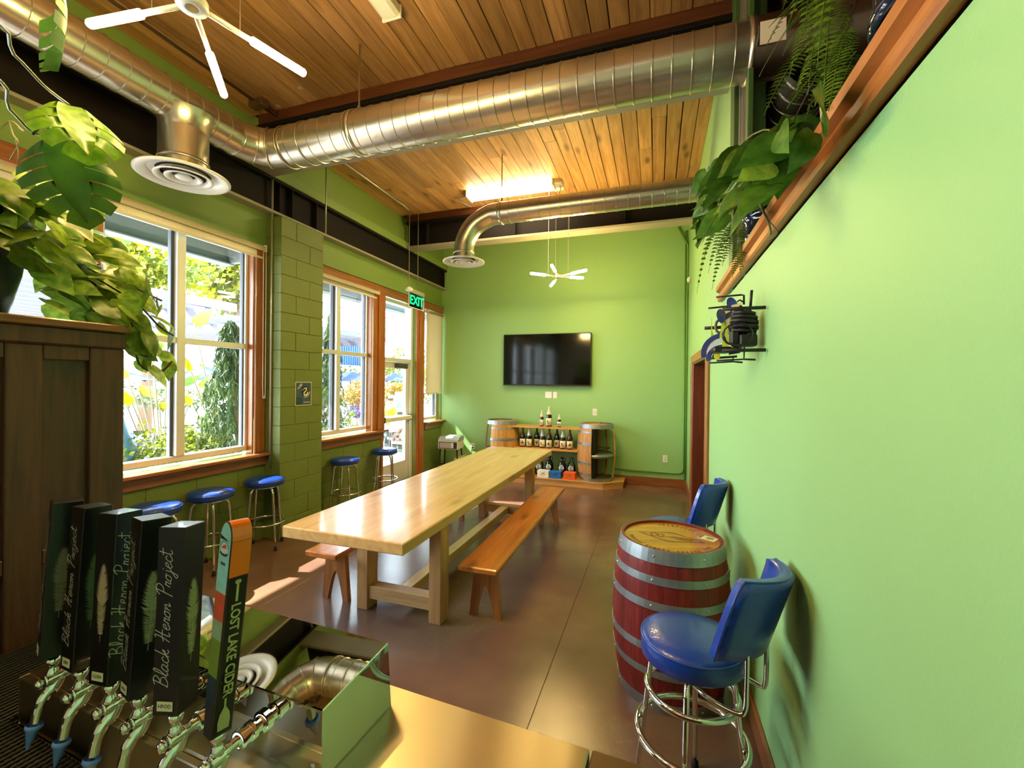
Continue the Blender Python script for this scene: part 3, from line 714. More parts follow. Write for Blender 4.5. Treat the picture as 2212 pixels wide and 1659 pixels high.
b = BM(); disc(b, .052, T(.018, .03, 0), .0028); obj('emblem_disc', b, PINK_, t)
b = BM(); heron(b, .115, T(.022, .03, 0), .0032); obj('heron_emblem', b, PCREAM, t)
me = text_mesh('LURE', .032, PCREAM, bold=.03); put('lettering', me, t, T(-.052, .078, .003) @ RZ(radians(42)))
for i, ch in enumerate('LOUNGE'):
    a = radians(-98+i*17); me = text_mesh(ch, .022, PCREAM, bold=.03); put('lettering', me, t, T(.018+.067*cos(a), .03+.067*sin(a), .003) @ RZ(a+pi/2))
me = text_mesh('SEATED HERE', .014, PCREAM, bold=.03); put('lettering', me, t, T(.042, -.092, .003))

# ---------------------------------------------------------------- roller blinds
def blind(label, y0, y1, zt, drop, thin=.026, cord=False):
    t = thing('roller_blind', label, 'blind', (XL+.045, (y0+y1)/2, zt)); h = (y1-y0)/2
    b = BM(); cyl(b, (0, -h, 0), (0, h, 0), thin, n=20); obj('roller', b, BLINDM, t)
    b = BM(); bx(b, -thin, -thin+.002, -h, h, -drop, 0); obj('fabric', b, BLINDM, t)
    b = BM(); bx(b, -thin-.006, -thin+.008, -h, h, -drop-.022, -drop, .004); obj('hem_bar', b, OFFW, t)
    for s in (-1, 1):
        b = BM(); bx(b, -.04, .03, s*h-.004, s*h+.004, -.03, .035, .002); obj('bracket', b, OFFW, t)
    if cord:
        b = BM(); tube(b, smooth_path([(.02, h-.03, -.02), (.022, h-.03, -.7), (.022, h-.028, -1.42), (.022, h-.012, -1.46), (.022, h, -1.42), (.022, h, -.7), (.02, h, -.02)], 4), .003, 5); obj('cord', b, OFFW, t)
    return t
blind('rolled-up cream blind across the top of the large left window', 1.9, 3.275, 2.90, .075, cord=True)
blind('rolled-up cream blind over the second window left of the door', 3.94, 5.12, 2.835, .06)
blind('cream blind over the window behind the cabinet plants', .45, 1.83, 2.86, .12)
o = blind('lowered cream blind on the narrow window in the far corner', 6.50, 7.06, 2.80, 1.40, .022)
# ---------------------------------------------------------------- long table and benches
t = thing('dining_table', 'long pale pine trestle table with a thick glossy top', 'table', (-1.65, 3.64, 0))
b = BM(); bx(b, -.408, .408, -1.69, 1.69, .683, .75, .006); obj('tabletop', b, PINE, t)
for sx in (-1, 1):
    for y in (-1.06, 1.12):
        b = BM(); bx(b, sx*.285-.044, sx*.285+.044, y-.06, y+.06, 0, .682, .004); obj('leg', b, PINEZ, t)
for y in (-1.06, 1.12):
    b = BM(); bx(b, -.24, .24, y-.045, y+.045, .075, .165, .004); obj('cross_rail', b, PINEX, t)
    b = BM(); bx(b, -.33, .33, y-.04, y+.04, .60, .682, .004); obj('top_rail', b, PINEX, t)
b = BM(); bx(b, -.045, .045, -1.014, 1.074, .085, .160, .004); obj('stretcher', b, PINE, t)

def bench(label, loc, L, rz):
    t = thing('bench', label, 'bench', loc, rz)
    b = BM(); bx(b, -.137, .137, -L/2, L/2, .36, .40, .008); obj('seat', b, BENCH, t)
    for s in (-1, 1):
        y = s*(L/2-.17)
        arch = [(-.105+.0, 0), (-.075, .36), (.075, .36), (.105, 0), (.062, 0)]
        for k in range(1, 12):
            u = k/12; x = .062*(1-2*u); h = .215*(1-abs(1-2*u)**1.7); arch.append((x, h))
        arch.append((-.062, 0))
        b = BM(); prism(b, [(x*1.08, z) for x, z in arch], .036, basis((0, y-.018, 0), (1, 0, 0), (0, 0, 1), (0, 1, 0)))
        obj('leg', b, BENCHL, t)
    b = BM(); bx(b, -.02, .02, -L/2+.19, L/2-.19, .30, .359, .003); obj('stretcher', b, BENCHL, t)
    return t
bench('orange-brown plank bench on the barrel side of the long table', (-1.10, 3.71, 0), 2.30, radians(.9))
bench('plank bench on the window side, mostly under the long table', (-2.20, 3.56, 0), 2.30, 0)

# ---------------------------------------------------------------- stools
def seat_bm(r, z0, z1):
    b = BM(); lathe(b, [(0, z0), (r-.02, z0), (r, z0+.012), (r+.001, z1-.024), (r-.004, z1-.014), (r-.018, z1-.004), (r*.6, z1+.006), (0, z1+.009)], 40); return b
def stool_legs(t, top_r, foot_r, z_top, n=4, a0=pi/4):
    for k in range(n):
        a = a0+2*pi*k/n; c, s = cos(a), sin(a)
        pts = [(c*.03, s*.03, z_top), (c*top_r*.75, s*top_r*.75, z_top-.003), (c*top_r, s*top_r, z_top-.035), (c*(top_r+.012), s*(top_r+.012), z_top-.10), (c*foot_r, s*foot_r, .02)]
        b = BM(); tube(b, smooth_path(pts, 5), .0105, 10); l = obj('leg', b, CHROME, t)
        b = BM(); lathe(b, [(0, 0), (.015, 0), (.014, .03), (.0105, .034)], 12, T(c*foot_r, s*foot_r, 0)); obj('foot_cap', b, BLACKM, l)
def ring(t, name, r, z, tr=.0095):
    b = BM(); tube(b, [(r*cos(2*pi*i/40), r*sin(2*pi*i/40), z) for i in range(40)], tr, 8, closed=True); return obj(name, b, CHROME, t)
def stool(label, loc):
    t = thing('bar_stool', label, 'stool', loc, 0, 'backless blue stools along the window wall')
    o = obj('seat', seat_bm(.17, .592, .665), VINYL, t)
    b = BM(); tube(b, [(.1705*cos(2*pi*i/48), .1705*sin(2*pi*i/48), .643) for i in range(48)], .0035, 6, closed=True); obj('piping', b, VINYL, o)
    b = BM(); lathe(b, [(0, .580), (.13, .580), (.155, .592), (0, .592)], 30); obj('seat_plate', b, CHROME, t)
    stool_legs(t, .125, .178, .582); ring(t, 'foot_ring', .176, .245)
    return t
s0 = stool('blue vinyl stool half hidden behind the row of black tap handles', (-3.52, 2.18, 0))
copy_tree(s0, (-3.55, 2.63, 0), .3, 'blue vinyl stool below the large left window, white glare across its seat')
copy_tree(s0, (-3.54, 3.15, 0), .6, 'blue vinyl stool against the near side of the green block pilaster')
copy_tree(s0, (-3.57, 4.31, 0), .2, 'blue vinyl stool just past the block pilaster under the second window')
copy_tree(s0, (-3.56, 5.10, 0), .5, 'blue vinyl stool nearest the glass entrance door')

def back_stool(label, loc, rz):
    """Faces local +Y; the backrest stands at -Y."""
    t = thing('bar_stool', label, 'stool', loc, rz)
    o = obj('seat', seat_bm(.181, .575, .665), VINYL, t)
    b = BM(); tube(b, [(.180*cos(2*pi*i/48), .180*sin(2*pi*i/48), .648) for i in range(48)], .004, 6, closed=True); obj('piping', b, VINYL, o)
    b = BM(); lathe(b, [(0, .555), (.13, .555), (.165, .575), (0, .575)], 30); obj('seat_plate', b, CHROME, t)
    stool_legs(t, .14, .20, .557, a0=radians(20)); ring(t, 'foot_ring', .193, .29, .0125); ring(t, 'upper_ring', .158, .455, .0125)
    b = BM(); n = 14; rows = []
    # padded back: curved in plan, rounded top corners, leaning back
    zs = [.70, .712, .76, .83, .90, .955, .975, .982]; hw = [.135, .146, .156, .160, .160, .152, .138, .118]
    def pt(u, j, off):
        x = hw[j]*u; z = zs[j]; y = -.205-.055*(z-.70)/.28*1.5+.075*(u*u)
        d = Vector((-2*.075*u/.16, 1, 0)).normalized()
        return Vector((x, y, z))-d*off
    F = [[b.verts.new(pt(-1+2*i/n, j, -.0 if j in (0, 7) else -.006)) for i in range(n+1)] for j in range(8)]
    K = [[b.verts.new(pt(-1+2*i/n, j, .030 if j in (0, 7) else .042*(1-.25*abs(-1+2*i/n)**6))) for i in range(n+1)] for j in range(8)]
    for G in (F, K):
        for j in range(7):
            for i in range(n): f = b.faces.new([G[j][i], G[j][i+1], G[j+1][i+1], G[j+1][i]]); f.smooth = True
    for i in range(n):
        b.faces.new([F[0][i], F[0][i+1], K[0][i+1], K[0][i]]).smooth = True; b.faces.new([F[7][i], F[7][i+1], K[7][i+1], K[7][i]]).smooth = True
    for j in range(7):
        b.faces.new([F[j][0], F[j+1][0], K[j+1][0], K[j][0]]); b.faces.new([F[j][n], F[j+1][n], K[j+1][n], K[j][n]])
    br = obj('backrest', b, VINYL, t)
    b = BM(); path = [K[j][0].co if False else pt(-1, j, .03) for j in range(8)]+[pt(-1+2*i/n, 7, .03) for i in range(1, n)]+[pt(1, j, .03) for j in reversed(range(8))]
    tube(b, path, .004, 6); obj('piping', b, VINYL, br)
    for s in (-1, 1):
        b = BM(); tube(b, smooth_path([(s*.05, .02, .545), (s*.105, -.10, .535), (s*.10, -.20, .53), (s*.092, -.222, .55), (s*.09, -.226, .62), (s*.088, -.226, .75)], 6), .008, 8); obj('back_bracket', b, CHROME, t)
    return t
b0 = back_stool('large blue bar stool with a backrest in front of the red barrel', (.138, 1.745, 0), radians(60))
copy_tree(b0, (.135, 3.10, 0), radians(66), 'second blue stool with a backrest hidden behind the red barrel')

# ---------------------------------------------------------------- barrels
def stave_mesh(r_end, r_mid, h, span, m, th=.022, n=3, rows=9, nm='stave'):
    b = BM()
    def rr(z): return r_end+(r_mid-r_end)*(1-(2*z/h-1)**2)
    G = []
    for off in (0, th):
        G.append([[b.verts.new(((rr(h*j/rows)-off)*cos(span*(i/n-.5)*.985), (rr(h*j/rows)-off)*sin(span*(i/n-.5)*.985), h*j/rows)) for i in range(n+1)] for j in range(rows+1)])
    for g in G:
        for j in range(rows):
            for i in range(n): b.faces.new([g[j][i], g[j][i+1], g[j+1][i+1], g[j+1][i]])
    for j in range(rows):
        for i in (0, n): b.faces.new([G[0][j][i], G[0][j+1][i], G[1][j+1][i], G[1][j][i]])
    for j in (0, rows):
        for i in range(n): b.faces.new([G[0][j][i], G[0][j][i+1], G[1][j][i+1], G[1][j][i]])
    return mesh_of(b, m, nm), rr
def hoop(t, rr, z0, z1, c=(0, 0, 0), a0=0.0, a1=2*pi, rivets=6, n=48, m=None):
    b = BM(); lathe(b, [(rr(z0)+.001, z0), (rr(z0)+.0045, z0), (rr((z0+z1)/2)+.0045, (z0+z1)/2), (rr(z1)+.0045, z1), (rr(z1)+.001, z1)], n, T(*c), a0, a1, smooth=False)
    o = obj('hoop', b, m or HOOP, t)
    b = BM(); z = (z0+z1)/2
    for k in range(rivets):
        a = a0+(a1-a0)*(k+.5)/rivets; r = rr(z)+.0045
        lathe(b, [(.006, 0), (.005, .003), (0, .0045)], 8, T(*c) @ Mto((r*cos(a), r*sin(a), z), ((r+1)*cos(a), (r+1)*sin(a), z)))
    stuff(obj('rivets', b, RIVET, o)); return o
t = thing('barrel', 'red-stained wine barrel table with galvanised hoops and a branded wooden head', 'barrel', (.085, 2.46, 0), radians(20))
NS = 26; BH = .79
me, rr = stave_mesh(.256, .298, BH, 2*pi/NS, OAKRED, .014)
for k in range(NS): put('stave', me, t, RZ(2*pi*k/NS))
for z0, z1 in ((.728, .791), (.632, .668), (.512, .550), (.305, .342), (.185, .22), (0.0, .06)): hoop(t, rr, z0, z1, rivets=7)
ww = .243*2/6
for k in range(6):
    y0 = -.243+ww*k; poly = []
    for i in range(9): y = y0+.0006+(ww-.0012)*i/8; poly.append((sqrt(max(1e-6, .2432**2-y*y)), y))
    for i in range(9): y = y0+ww-.0006-(ww-.0012)*i/8; poly.append((-sqrt(max(1e-6, .2432**2-y*y)), y))
    b = BM(); prism(b, poly, .016, T(0, 0, .762)); obj('head_board', b, HEADW, t)
b = BM(); A = Matrix.Translation((0, 0, .7786)) @ RZ(radians(-30))
def stroke(bm, pts, wd, M, closed=False):
    P = [Vector((x, y, 0)) for x, y in pts]; m = len(P)
    for i in range(m if closed else m-1):
        a, c = P[i], P[(i+1) % m]; d = c-a
        if d.length < 1e-7: continue
        d.normalize(); q = Vector((-d.y, d.x, 0))*wd/2
        bm.faces.new([bm.verts.new(M @ v) for v in (a-q-d*wd*.3, c-q+d*wd*.3, c+q+d*wd*.3, a+q-d*wd*.3)])
stroke(b, [(-.165, 0), (0, .075), (.165, 0), (0, -.075)], .0065, A, True)
stroke(b, [(-.02, 0), (.11, 0)], .005, A)
for k in range(5): x = .0+k*.022; stroke(b, [(x, 0), (x+.02, .022)], .0045, A); stroke(b, [(x, 0), (x+.02, -.022)], .0045, A)
for cx_ in (-.05, -.085): stroke(b, [(cx_+.017*cos(i*.55), .022*sin(i*.55)) for i in range(12)], .005, A)
for k in range(24):
    a = radians(200+k*6.2)
    if k % 7 == 6: continue
    stroke(b, [(.195*cos(a), .195*sin(a)), (.212*cos(a+.03), .212*sin(a+.03))], .005, A); stroke(b, [(.195*cos(a+.05), .195*sin(a+.05)), (.212*cos(a), .212*sin(a))], .004, A)
for k in range(9):
    a = radians(60+k*7); stroke(b, [(.185*cos(a), .185*sin(a)), (.21*cos(a), .21*sin(a))], .006, A)
obj('branding', b, BRAND, t)
c = at(1531, 1163, Z=.779)
t = thing('coaster', 'small printed card lying on the red barrel head', 'card', (c.x-.005, c.y, .7785), radians(-28))
b = BM(); bx(b, -.046, .046, -.032, .032, 0, .002, .001); obj('card', b, plain('card_cream', rgb(226, 214, 178), .6), t)
b = BM(); disc(b, .02, T(.012, 0, 0), .0026, 20); obj('round_print', b, plain('card_green', rgb(120, 140, 110), .6, var=.5, scale=90), t)
b = BM(); bx(b, -.042, -.028, -.026, .026, .0018, .0026); obj('stripe_print', b, plain('card_brown', rgb(110, 86, 60), .6, var=.6, scale=120), t)

# ---------------------------------------------------------------- barrel display at the back
D = thing('barrel_display', 'bottle display of two cut oak barrels joined by plank shelves on a wooden plinth', 'display', (-1.65, 6.82, 0))
def DX(x): return x+1.65
b = BM(); prism(b, [(DX(-.74), -.27), (DX(-.46), -.06), (DX(-.46), .27), (DX(-2.86), .27), (DX(-2.86), -.06), (DX(-2.58), -.27)], .088); obj('plinth', b, OAKX, D)
b = BM(); prism(b, [(DX(-.735), -.285), (DX(-.445), -.065), (DX(-.445), .27), (DX(-2.875), .27), (DX(-2.875), -.065), (DX(-2.585), -.285)], .014, T(0, 0, .088)); obj('plinth_top', b, OAKX, D)
ns = 24; H_ = .865
me, rd = stave_mesh(.252, .296, H_, 2*pi/ns, OAKB)
for cx_, a_0, a_1, strut in ((DX(-.875), 100, 262, (4, 60)), (DX(-2.44), -116, 70, (186, 120))):
    C = T(cx_, .0, .102)
    k0 = int(a_0/15); k1 = int(a_1/15)
    for k in range(k0, k1+1): put('stave', me, D, C @ RZ(2*pi*k/ns))
    ms, _ = stave_mesh(.252, .296, H_, radians(7), OAKB, .02)
    for s in strut: put('strut', ms, D, C @ RZ(radians(s)))
    f0, f1 = radians(k0*15-7.5), radians(k1*15+7.5)
    for z0, z1, full in ((H_-.06, H_+.003, 1), (H_-.13, H_-.105, 0), (.55, .59, 0), (.255, .29, 0), (.085, .12, 0), (0, .05, 1)):
        a0_, a1_ = (0, 2*pi) if full else (f0, f1)
        hoop(D, rd, z0, z1, (cx_, 0, .102), a0_, a1_, rivets=16 if full else 9, n=40)
    b = BM(); lathe(b, [(0, H_-.03), (.232, H_-.03), (.232, H_-.012), (0, H_-.012)], 36, C); obj('head', b, OAKX, D)
    b = BM(); lathe(b, [(0, .004), (.24, .004), (.24, .03), (0, .03)], 36, C); obj('base_disc', b, plain('grey_oak', rgb(110, 96, 78), .6), D)
    b = BM(); lathe(b, [(0, .385), (.262, .385), (.262, .40), (0, .40)], 36, C); lathe(b, [(.262, .36), (.268, .36), (.268, .405), (.262, .405)], 36, C); obj('inner_shelf', b, HOOP, D)
b = BM(); bx(b, DX(-.905), DX(-.88), -.245, .235, .11, .90, .002); obj('black_panel', b, BLACK, D)
b = BM(); bx(b, DX(-2.44), DX(-2.42), -.2, .235, .11, .90, .002); obj('black_panel', b, BLACK, D)
b = BM(); bx(b, DX(-2.37), DX(-1.06), -.155, .16, .868, .897, .003); obj('shelf', b, OAKX, D)
b = BM(); bx(b, DX(-2.28), DX(-1.145), -.155, .16, .52, .548, .003); obj('shelf', b, OAKX, D)
b = BM(); tube(b, [Vector((DX(-.76)+.11*cos(i*.7)*(1-.02*i), .02+.07*sin(i*.9), .515+.008*i)) for i in range(14)], .006, 6)
tag(obj('cable_coil', b, BLACK, None, T(-1.65, 6.82, 0)), 'tangle of black cables on the right barrel inner shelf', 'cable')

# bottles: dark glass, foil capsule over neck and shoulder, cream label with a dark print
LABELM = plain('bottle_label', rgb(236, 222, 184), .6); INK = plain('label_ink', rgb(50, 42, 34), .6)
FOIL = {'white': plain('silver_foil', rgb(206, 214, 214), .35, .3), 'red': plain('red_foil', rgb(110, 28, 22), .35), 'black': plain('green_black_foil', rgb(14, 34, 32), .3), 'cream': plain('cream_foil', rgb(224, 218, 202), .4)}
def bottle(label, x, y, z, r, h, foil, motif, group):
    t = thing('bottle', label, 'bottle', (x, y, z), R.uniform(-.15, .15), group)
    n = 20
    b = BM(); lathe(b, [(0, .004), (r*.9, 0), (r, .006), (r, h*.50), (r*.94, h*.56), (r*.62, h*.70), (r*.36, h*.82), (r*.30, h*.93), (r*.34, h*.94), (r*.34, h*.985), (0, h)], n); obj('glass', b, DARKGL, t)
    b = BM(); e = .0012; lo = .60 if foil in ('white', 'cream') else .66
    pr_ = [(r*.86+e if lo < .65 else r*.72+e, h*lo), (r*.62+e, h*.70), (r*.36+e, h*.82), (r*.30+e, h*.93), (r*.34+e, h*.94), (r*.34+e, h*.985), (0, h+e)]
    lathe(b, pr_, n); obj('foil', b, FOIL[foil], t)
    b = BM(); z0, z1 = h*.06, h*.42; lathe(b, [(r+.0006, z0), (r+.001, z0), (r+.001, z1), (r+.0006, z1)], 16, None, radians(200), radians(340)); lb = obj('label', b, LABELM, t)
    b = BM(); M = basis((0, -r-.0022, (z0+z1)/2), (1, 0, 0), (0, 0, 1)); S = r*1.1
    if motif == 'feather':
        stroke(b, [(-.25*S, .5*S), (-.28*S, .1*S), (-.12*S, -.3*S), (.22*S, -.5*S)], S*.16, M); stroke(b, [(-.22*S, .3*S), (-.12*S, -.1*S)], S*.22, M)
    elif motif == 'grapes':
        for i, (gx, gy) in enumerate(((-.25, .2), (.05, .25), (.3, .2), (-.1, 0), (.16, 0), (.03, -.2), (.05, -.4))): disc(b, S*.14, M @ T(gx*S, gy*S, 0), .0002, 8)
    else:
        stroke(b, [(0, .5*S), (0, -.5*S)], S*.14, M); stroke(b, [(0, .1*S), (-.38*S, -.22*S)], S*.24, M); stroke(b, [(0, .1*S), (.38*S, -.22*S)], S*.24, M); stroke(b, [(0, .45*S), (.12*S, .25*S)], S*.2, M)
    obj('print', b, INK, lb)
    return t
g = 'bottles on the top board of the barrel display'
bottle('medium dark bottle with pale foil on the left of the display top', -1.745, 6.75, .898, .033, .255, 'cream', 'feather', g)
bottle('tallest bottle with cream foil standing in the middle of the display top', -1.62, 6.74, .898, .047, .325, 'cream', 'feather', g)
bottle('smallest dark bottle with white cap on the right of the display top', -1.455, 6.75, .898, .029, .20, 'cream', 'leaf', g)
g = 'bottles in the row on the middle board'
row = [('red', 'leaf', 'leftmost bottle of the row, dark red foil beside the left barrel'), ('white', 'feather', 'second bottle of the row from the left, silver foil'), ('black', 'grapes', 'third bottle of the row from the left, black foil and grape label'), ('white', 'feather', 'fourth bottle of the row from the left, silver foil'),
       ('red', 'leaf', 'fifth bottle of the row from the left, red foil'), ('black', 'grapes', 'sixth bottle of the row from the left, black foil and grape label'), ('white', 'feather', 'seventh bottle of the row from the left, silver foil'), ('red', 'leaf', 'rightmost bottle of the row, red foil beside the right barrel')]
for k, (f, mo, lb) in enumerate(row):
    bottle(lb, -2.065+k*.1117, 6.76 if mo != 'grapes' else 6.83, .549, .047, .315, f, mo, g)
# growlers and cartons on the plinth
GLAB = plain('white_round_label', rgb(236, 238, 240), .5); GINK = plain('round_label_blue', rgb(30, 50, 100), .5)
def growler(label, x, y, m):
    t = thing('growler', label, 'jug', (x, y, .103), 0, 'growlers behind the cartons')
    r, h = .068, .30
    b = BM(); lathe(b, [(0, 0), (r*.95, 0), (r, .008), (r, .15), (r*.92, .185), (r*.5, .235), (r*.33, .26), (r*.30, .285), (r*.36, .287), (r*.36, h), (0, h)], 24); obj('glass', b, m, t)
    b = BM(); tube(b, smooth_path([(r*.3, 0, .28), (r*.62, 0, .285), (r*.8, 0, .26), (r*.62, 0, .228)], 5), .006, 8); obj('handle', b, m, t)
    M = basis((0, -r-.001, .135), (1, 0, 0), (0, 0, 1))
    b = BM(); disc(b, .043, M, .0006, 28); l = obj('label', b, GLAB, t)
    b = BM(); heron(b, .085, M, .0016); obj('heron_emblem', b, GINK, l)
growler('clear growler with white round label behind the white carton', -1.80, 6.84, CLEARG)
growler('dark growler with heron label left of the middle gap', -1.635, 6.86, DARKGL)
growler('dark growler with heron label behind the blue and orange cartons', -1.42, 6.84, DARKGL)
growler('clear growler with round label beside the right barrel', -1.27, 6.85, CLEARG)
def carton(label, x, w_, m, ink, y=6.66, d=.13, h=.105):
    t = thing('carton', label, 'carton', (x, y, .103), R.uniform(-.06, .06), 'drink cartons in front of the growlers')
    b = BM(); bx(b, -w_/2, w_/2, -d/2, d/2, 0, h, .003); o = obj('box', b, m, t)
    b = BM(); M = basis((0, -d/2-.0008, h*.55), (1, 0, 0), (0, 0, 1))
    stroke(b, [(-.035, -.02), (0, .012), (.03, .03)], .012, M); stroke(b, [(.0, .0), (.035, -.005)], .012, M); stroke(b, [(-.02, -.032), (.03, -.032)], .006, M)
    obj('print', b, ink, t)
    return t
carton('white drinks carton with a small green print, leftmost of three', -1.675, .185, plain('carton_white', rgb(236, 236, 238), .5), plain('print_olive', rgb(150, 160, 90), .6))
carton('bright blue drinks carton between the white and orange ones', -1.475, .175, plain('carton_blue', rgb(24, 110, 200), .45), plain('print_navy', rgb(50, 60, 120), .6))
carton('orange drinks carton next to the right barrel', -1.255, .185, plain('carton_orange', rgb(236, 96, 30), .45), plain('print_brown', rgb(150, 110, 30), .6))
t = carton('black and blue drinks carton at the left, half hidden by the table', -1.905, .12, plain('carton_black', rgb(24, 26, 32), .45), plain('print_pale_blue', rgb(140, 180, 210), .6))

# ---------------------------------------------------------------- retro stereo and record crate in the corner
t = thing('record_player', 'small white retro stereo cabinet on black legs in the corner', 'stereo', (-3.36, 6.74, 0), radians(4))
b = BM(); bx(b, -.185, .185, -.14, .14, .445, .585, .012); bd = obj('cabinet', b, OFFW, t)
b = BM(); bx(b, -.165, .165, -.146, -.138, .458, .575, .003); obj('front_panel', b, plain('dark_walnut', rgb(60, 50, 48), .5), bd)
b = BM(); bx(b, -.15, .105, -.150, -.145, .468, .562, .002); obj('speaker_cloth', b, plain('grey_cloth', rgb(165, 160, 152), .9), bd)
for z in (.545, .505):
    b = BM(); cyl(b, (.138, -.146, z), (.138, -.162, z), .011, n=14); obj('knob', b, BLACK, bd)
b = BM(); prism(b, [(-.135, .587), (.14, .587), (.14, .665), (-.05, .655), (-.135, .60)], .37, basis((-.185, 0, 0), (0, 1, 0), (0, 0, 1))); obj('lid', b, plain('smoked_lid', rgb(170, 178, 184), .15, coat=.5), t)
for sx in (-1, 1):
    for sy in (-1, 1):
        b = BM(); cyl(b, (sx*.185, sy*.14, 0), (sx*.15, sy*.10, .446), .011, .014); obj('leg', b, BLACK, t)
t = thing('record_crate', 'low wooden crate of records partly hidden behind the table end', 'crate', (-3.02, 6.72, 0))
for y in (-.16, .16):
    for z in (.02, .12, .22):
        b = BM(); bx(b, -.18, .18, y-.007, y+.007, z, z+.085, .002); obj('slat', b, plain('crate_pine', rgb(196, 164, 130), .6) if 'crate_pine' not in MATS else MATS['crate_pine'], t)
for x in (-.18, .18):
    b = BM(); bx(b, x-.008, x+.008, -.17, .17, .02, .315, .002); obj('end_panel', b, MATS['crate_pine'], t)
b = BM(); bx(b, -.18, .18, -.16, .16, .0, .02); obj('bottom', b, MATS['crate_pine'], t)
RECM = [plain('sleeve_%s' % k, c, .5) for k, c in (('cream', rgb(226, 214, 196)), ('black', rgb(34, 32, 34)), ('grey', rgb(130, 130, 134)), ('rust', rgb(140, 70, 50)))]
for k, (nm_, x_) in enumerate((('cream', -3.15), ('black', -3.10), ('grey', -3.05), ('rust', -3.0))):
    tag(obj('record_sleeve', (lambda b_: (bx(b_, -.006, .006, -.15, .15, 0, .305, .0008), b_)[1])(BM()), RECM[k], None, T(x_, 6.72, .022) @ Matrix.Rotation(radians(4), 4, 'Y')), nm_+'-coloured record sleeve standing in the low wooden crate', 'record', 'record sleeves in the crate')
# ---------------------------------------------------------------- bar counter, tap tower, handles
BA = -radians(3.0)
BO = Vector((-.536, .597, 0))
BMX = Matrix.Translation(BO) @ RZ(BA)
t = thing('bar_counter', 'brushed steel bar counter in the foreground with a seam near its right part', 'counter', BO, BA)
b = BM(); bx(b, -.85, .413, -.045, .243, .87, .909, .003); obj('top_panel', b, BRUSH, t)
b = BM(); bx(b, .418, .97, -.045, .245, .87, .9085, .003); obj('top_panel', b, plain('dull_steel', rgb(120, 100, 80), .35, .9, var=.1), t)
b = BM(); bx(b, -1.22, .96, .16, .20, 0, .768); obj('front_board', b, CABW, t)
b = BM(); bx(b, -.85, .97, -.06, -.046, .78, .905, .002); obj('back_splash', b, BRUSH, t)
b = BM(); bx(b, -1.22, .95, -.75, -.062, .77, .80, .003); bx(b, -1.22, -.852, -.061, .243, .77, .80, .003); bx(b, -.856, -.85, -.06, .243, .80, .905, .002); obj('work_surface', b, BRUSH, t)
b = BM(); bx(b, -1.22, .95, -.72, -.10, 0, .769); obj('under_cabinet', b, CABW, t)
# rubber bar mat: a grid of ribs
t = thing('bar_mat', 'black perforated rubber mat on the work counter below the taps', 'mat', BO, BA)
b = BM()
for k in range(52): y = -.66+k*.0113; bx(b, -1.21, -.545, y, y+.0062, .801, .812)
for k in range(46): x = -1.21+k*.0147; bx(b, x, x+.0062, -.66, -.074, .801, .8155)
for k in range(27): y = -.07+k*.0113; bx(b, -1.21, -.862, y, y+.0062, .801, .812)
for k in range(24): x = -1.21+k*.0147; bx(b, x, x+.0062, -.074, .236, .801, .8155)
stuff(obj('rib_grid', b, BLACKM, t))
b = BM(); bx(b, -1.215, -.54, -.667, -.069, .8, .8035, .001); bx(b, -1.215, -.858, -.069, .238, .8, .8035, .001); obj('backing', b, plain('mat_backing', rgb(18, 16, 16), .5), t)
b = BM(); bx(b, -.545, -.535, -.667, -.069, .8, .818, .002); obj('rim', b, BLACKM, t)

TW = thing('tap_tower', 'long mirror-polished steel draught tower box behind the six taps', 'beer tower', BO, BA)
b = BM(); v = [b.verts.new(p) for p in ((-.8, 0, .9095), (0, 0, .9095), (0, .19, .9095), (-.8, .19, .9095), (-.8, 0, 1.018), (0, 0, 1.033), (0, .178, 1.0505), (-.8, .178, 1.0355))]
for f in ((3, 2, 1, 0), (4, 5, 6, 7), (0, 1, 5, 4), (1, 2, 6, 5), (2, 3, 7, 6), (3, 0, 4, 7)): b.faces.new([v[i] for i in f])
bmesh.ops.bevel(b, geom=list(b.edges), offset=.0018, segments=1, affect='EDGES'); obj('box', b, MIRROR, TW)
for x in (-.022, -.778):
    b = BM(); lathe(b, [(.0045, 0), (.004, .002), (0, .003)], 10, Mto((x, 0, .93), (x, -1, .93))); obj('screw', b, RIVET, TW)
CAPM = plain('pale_blue_cap', rgb(120, 160, 255), .25, var=.05, coat=.4)
HX = [-1.18, -1.078, -.976, -.888, -.784, -.676]
def lx(X): return (X+.536)/cos(BA)
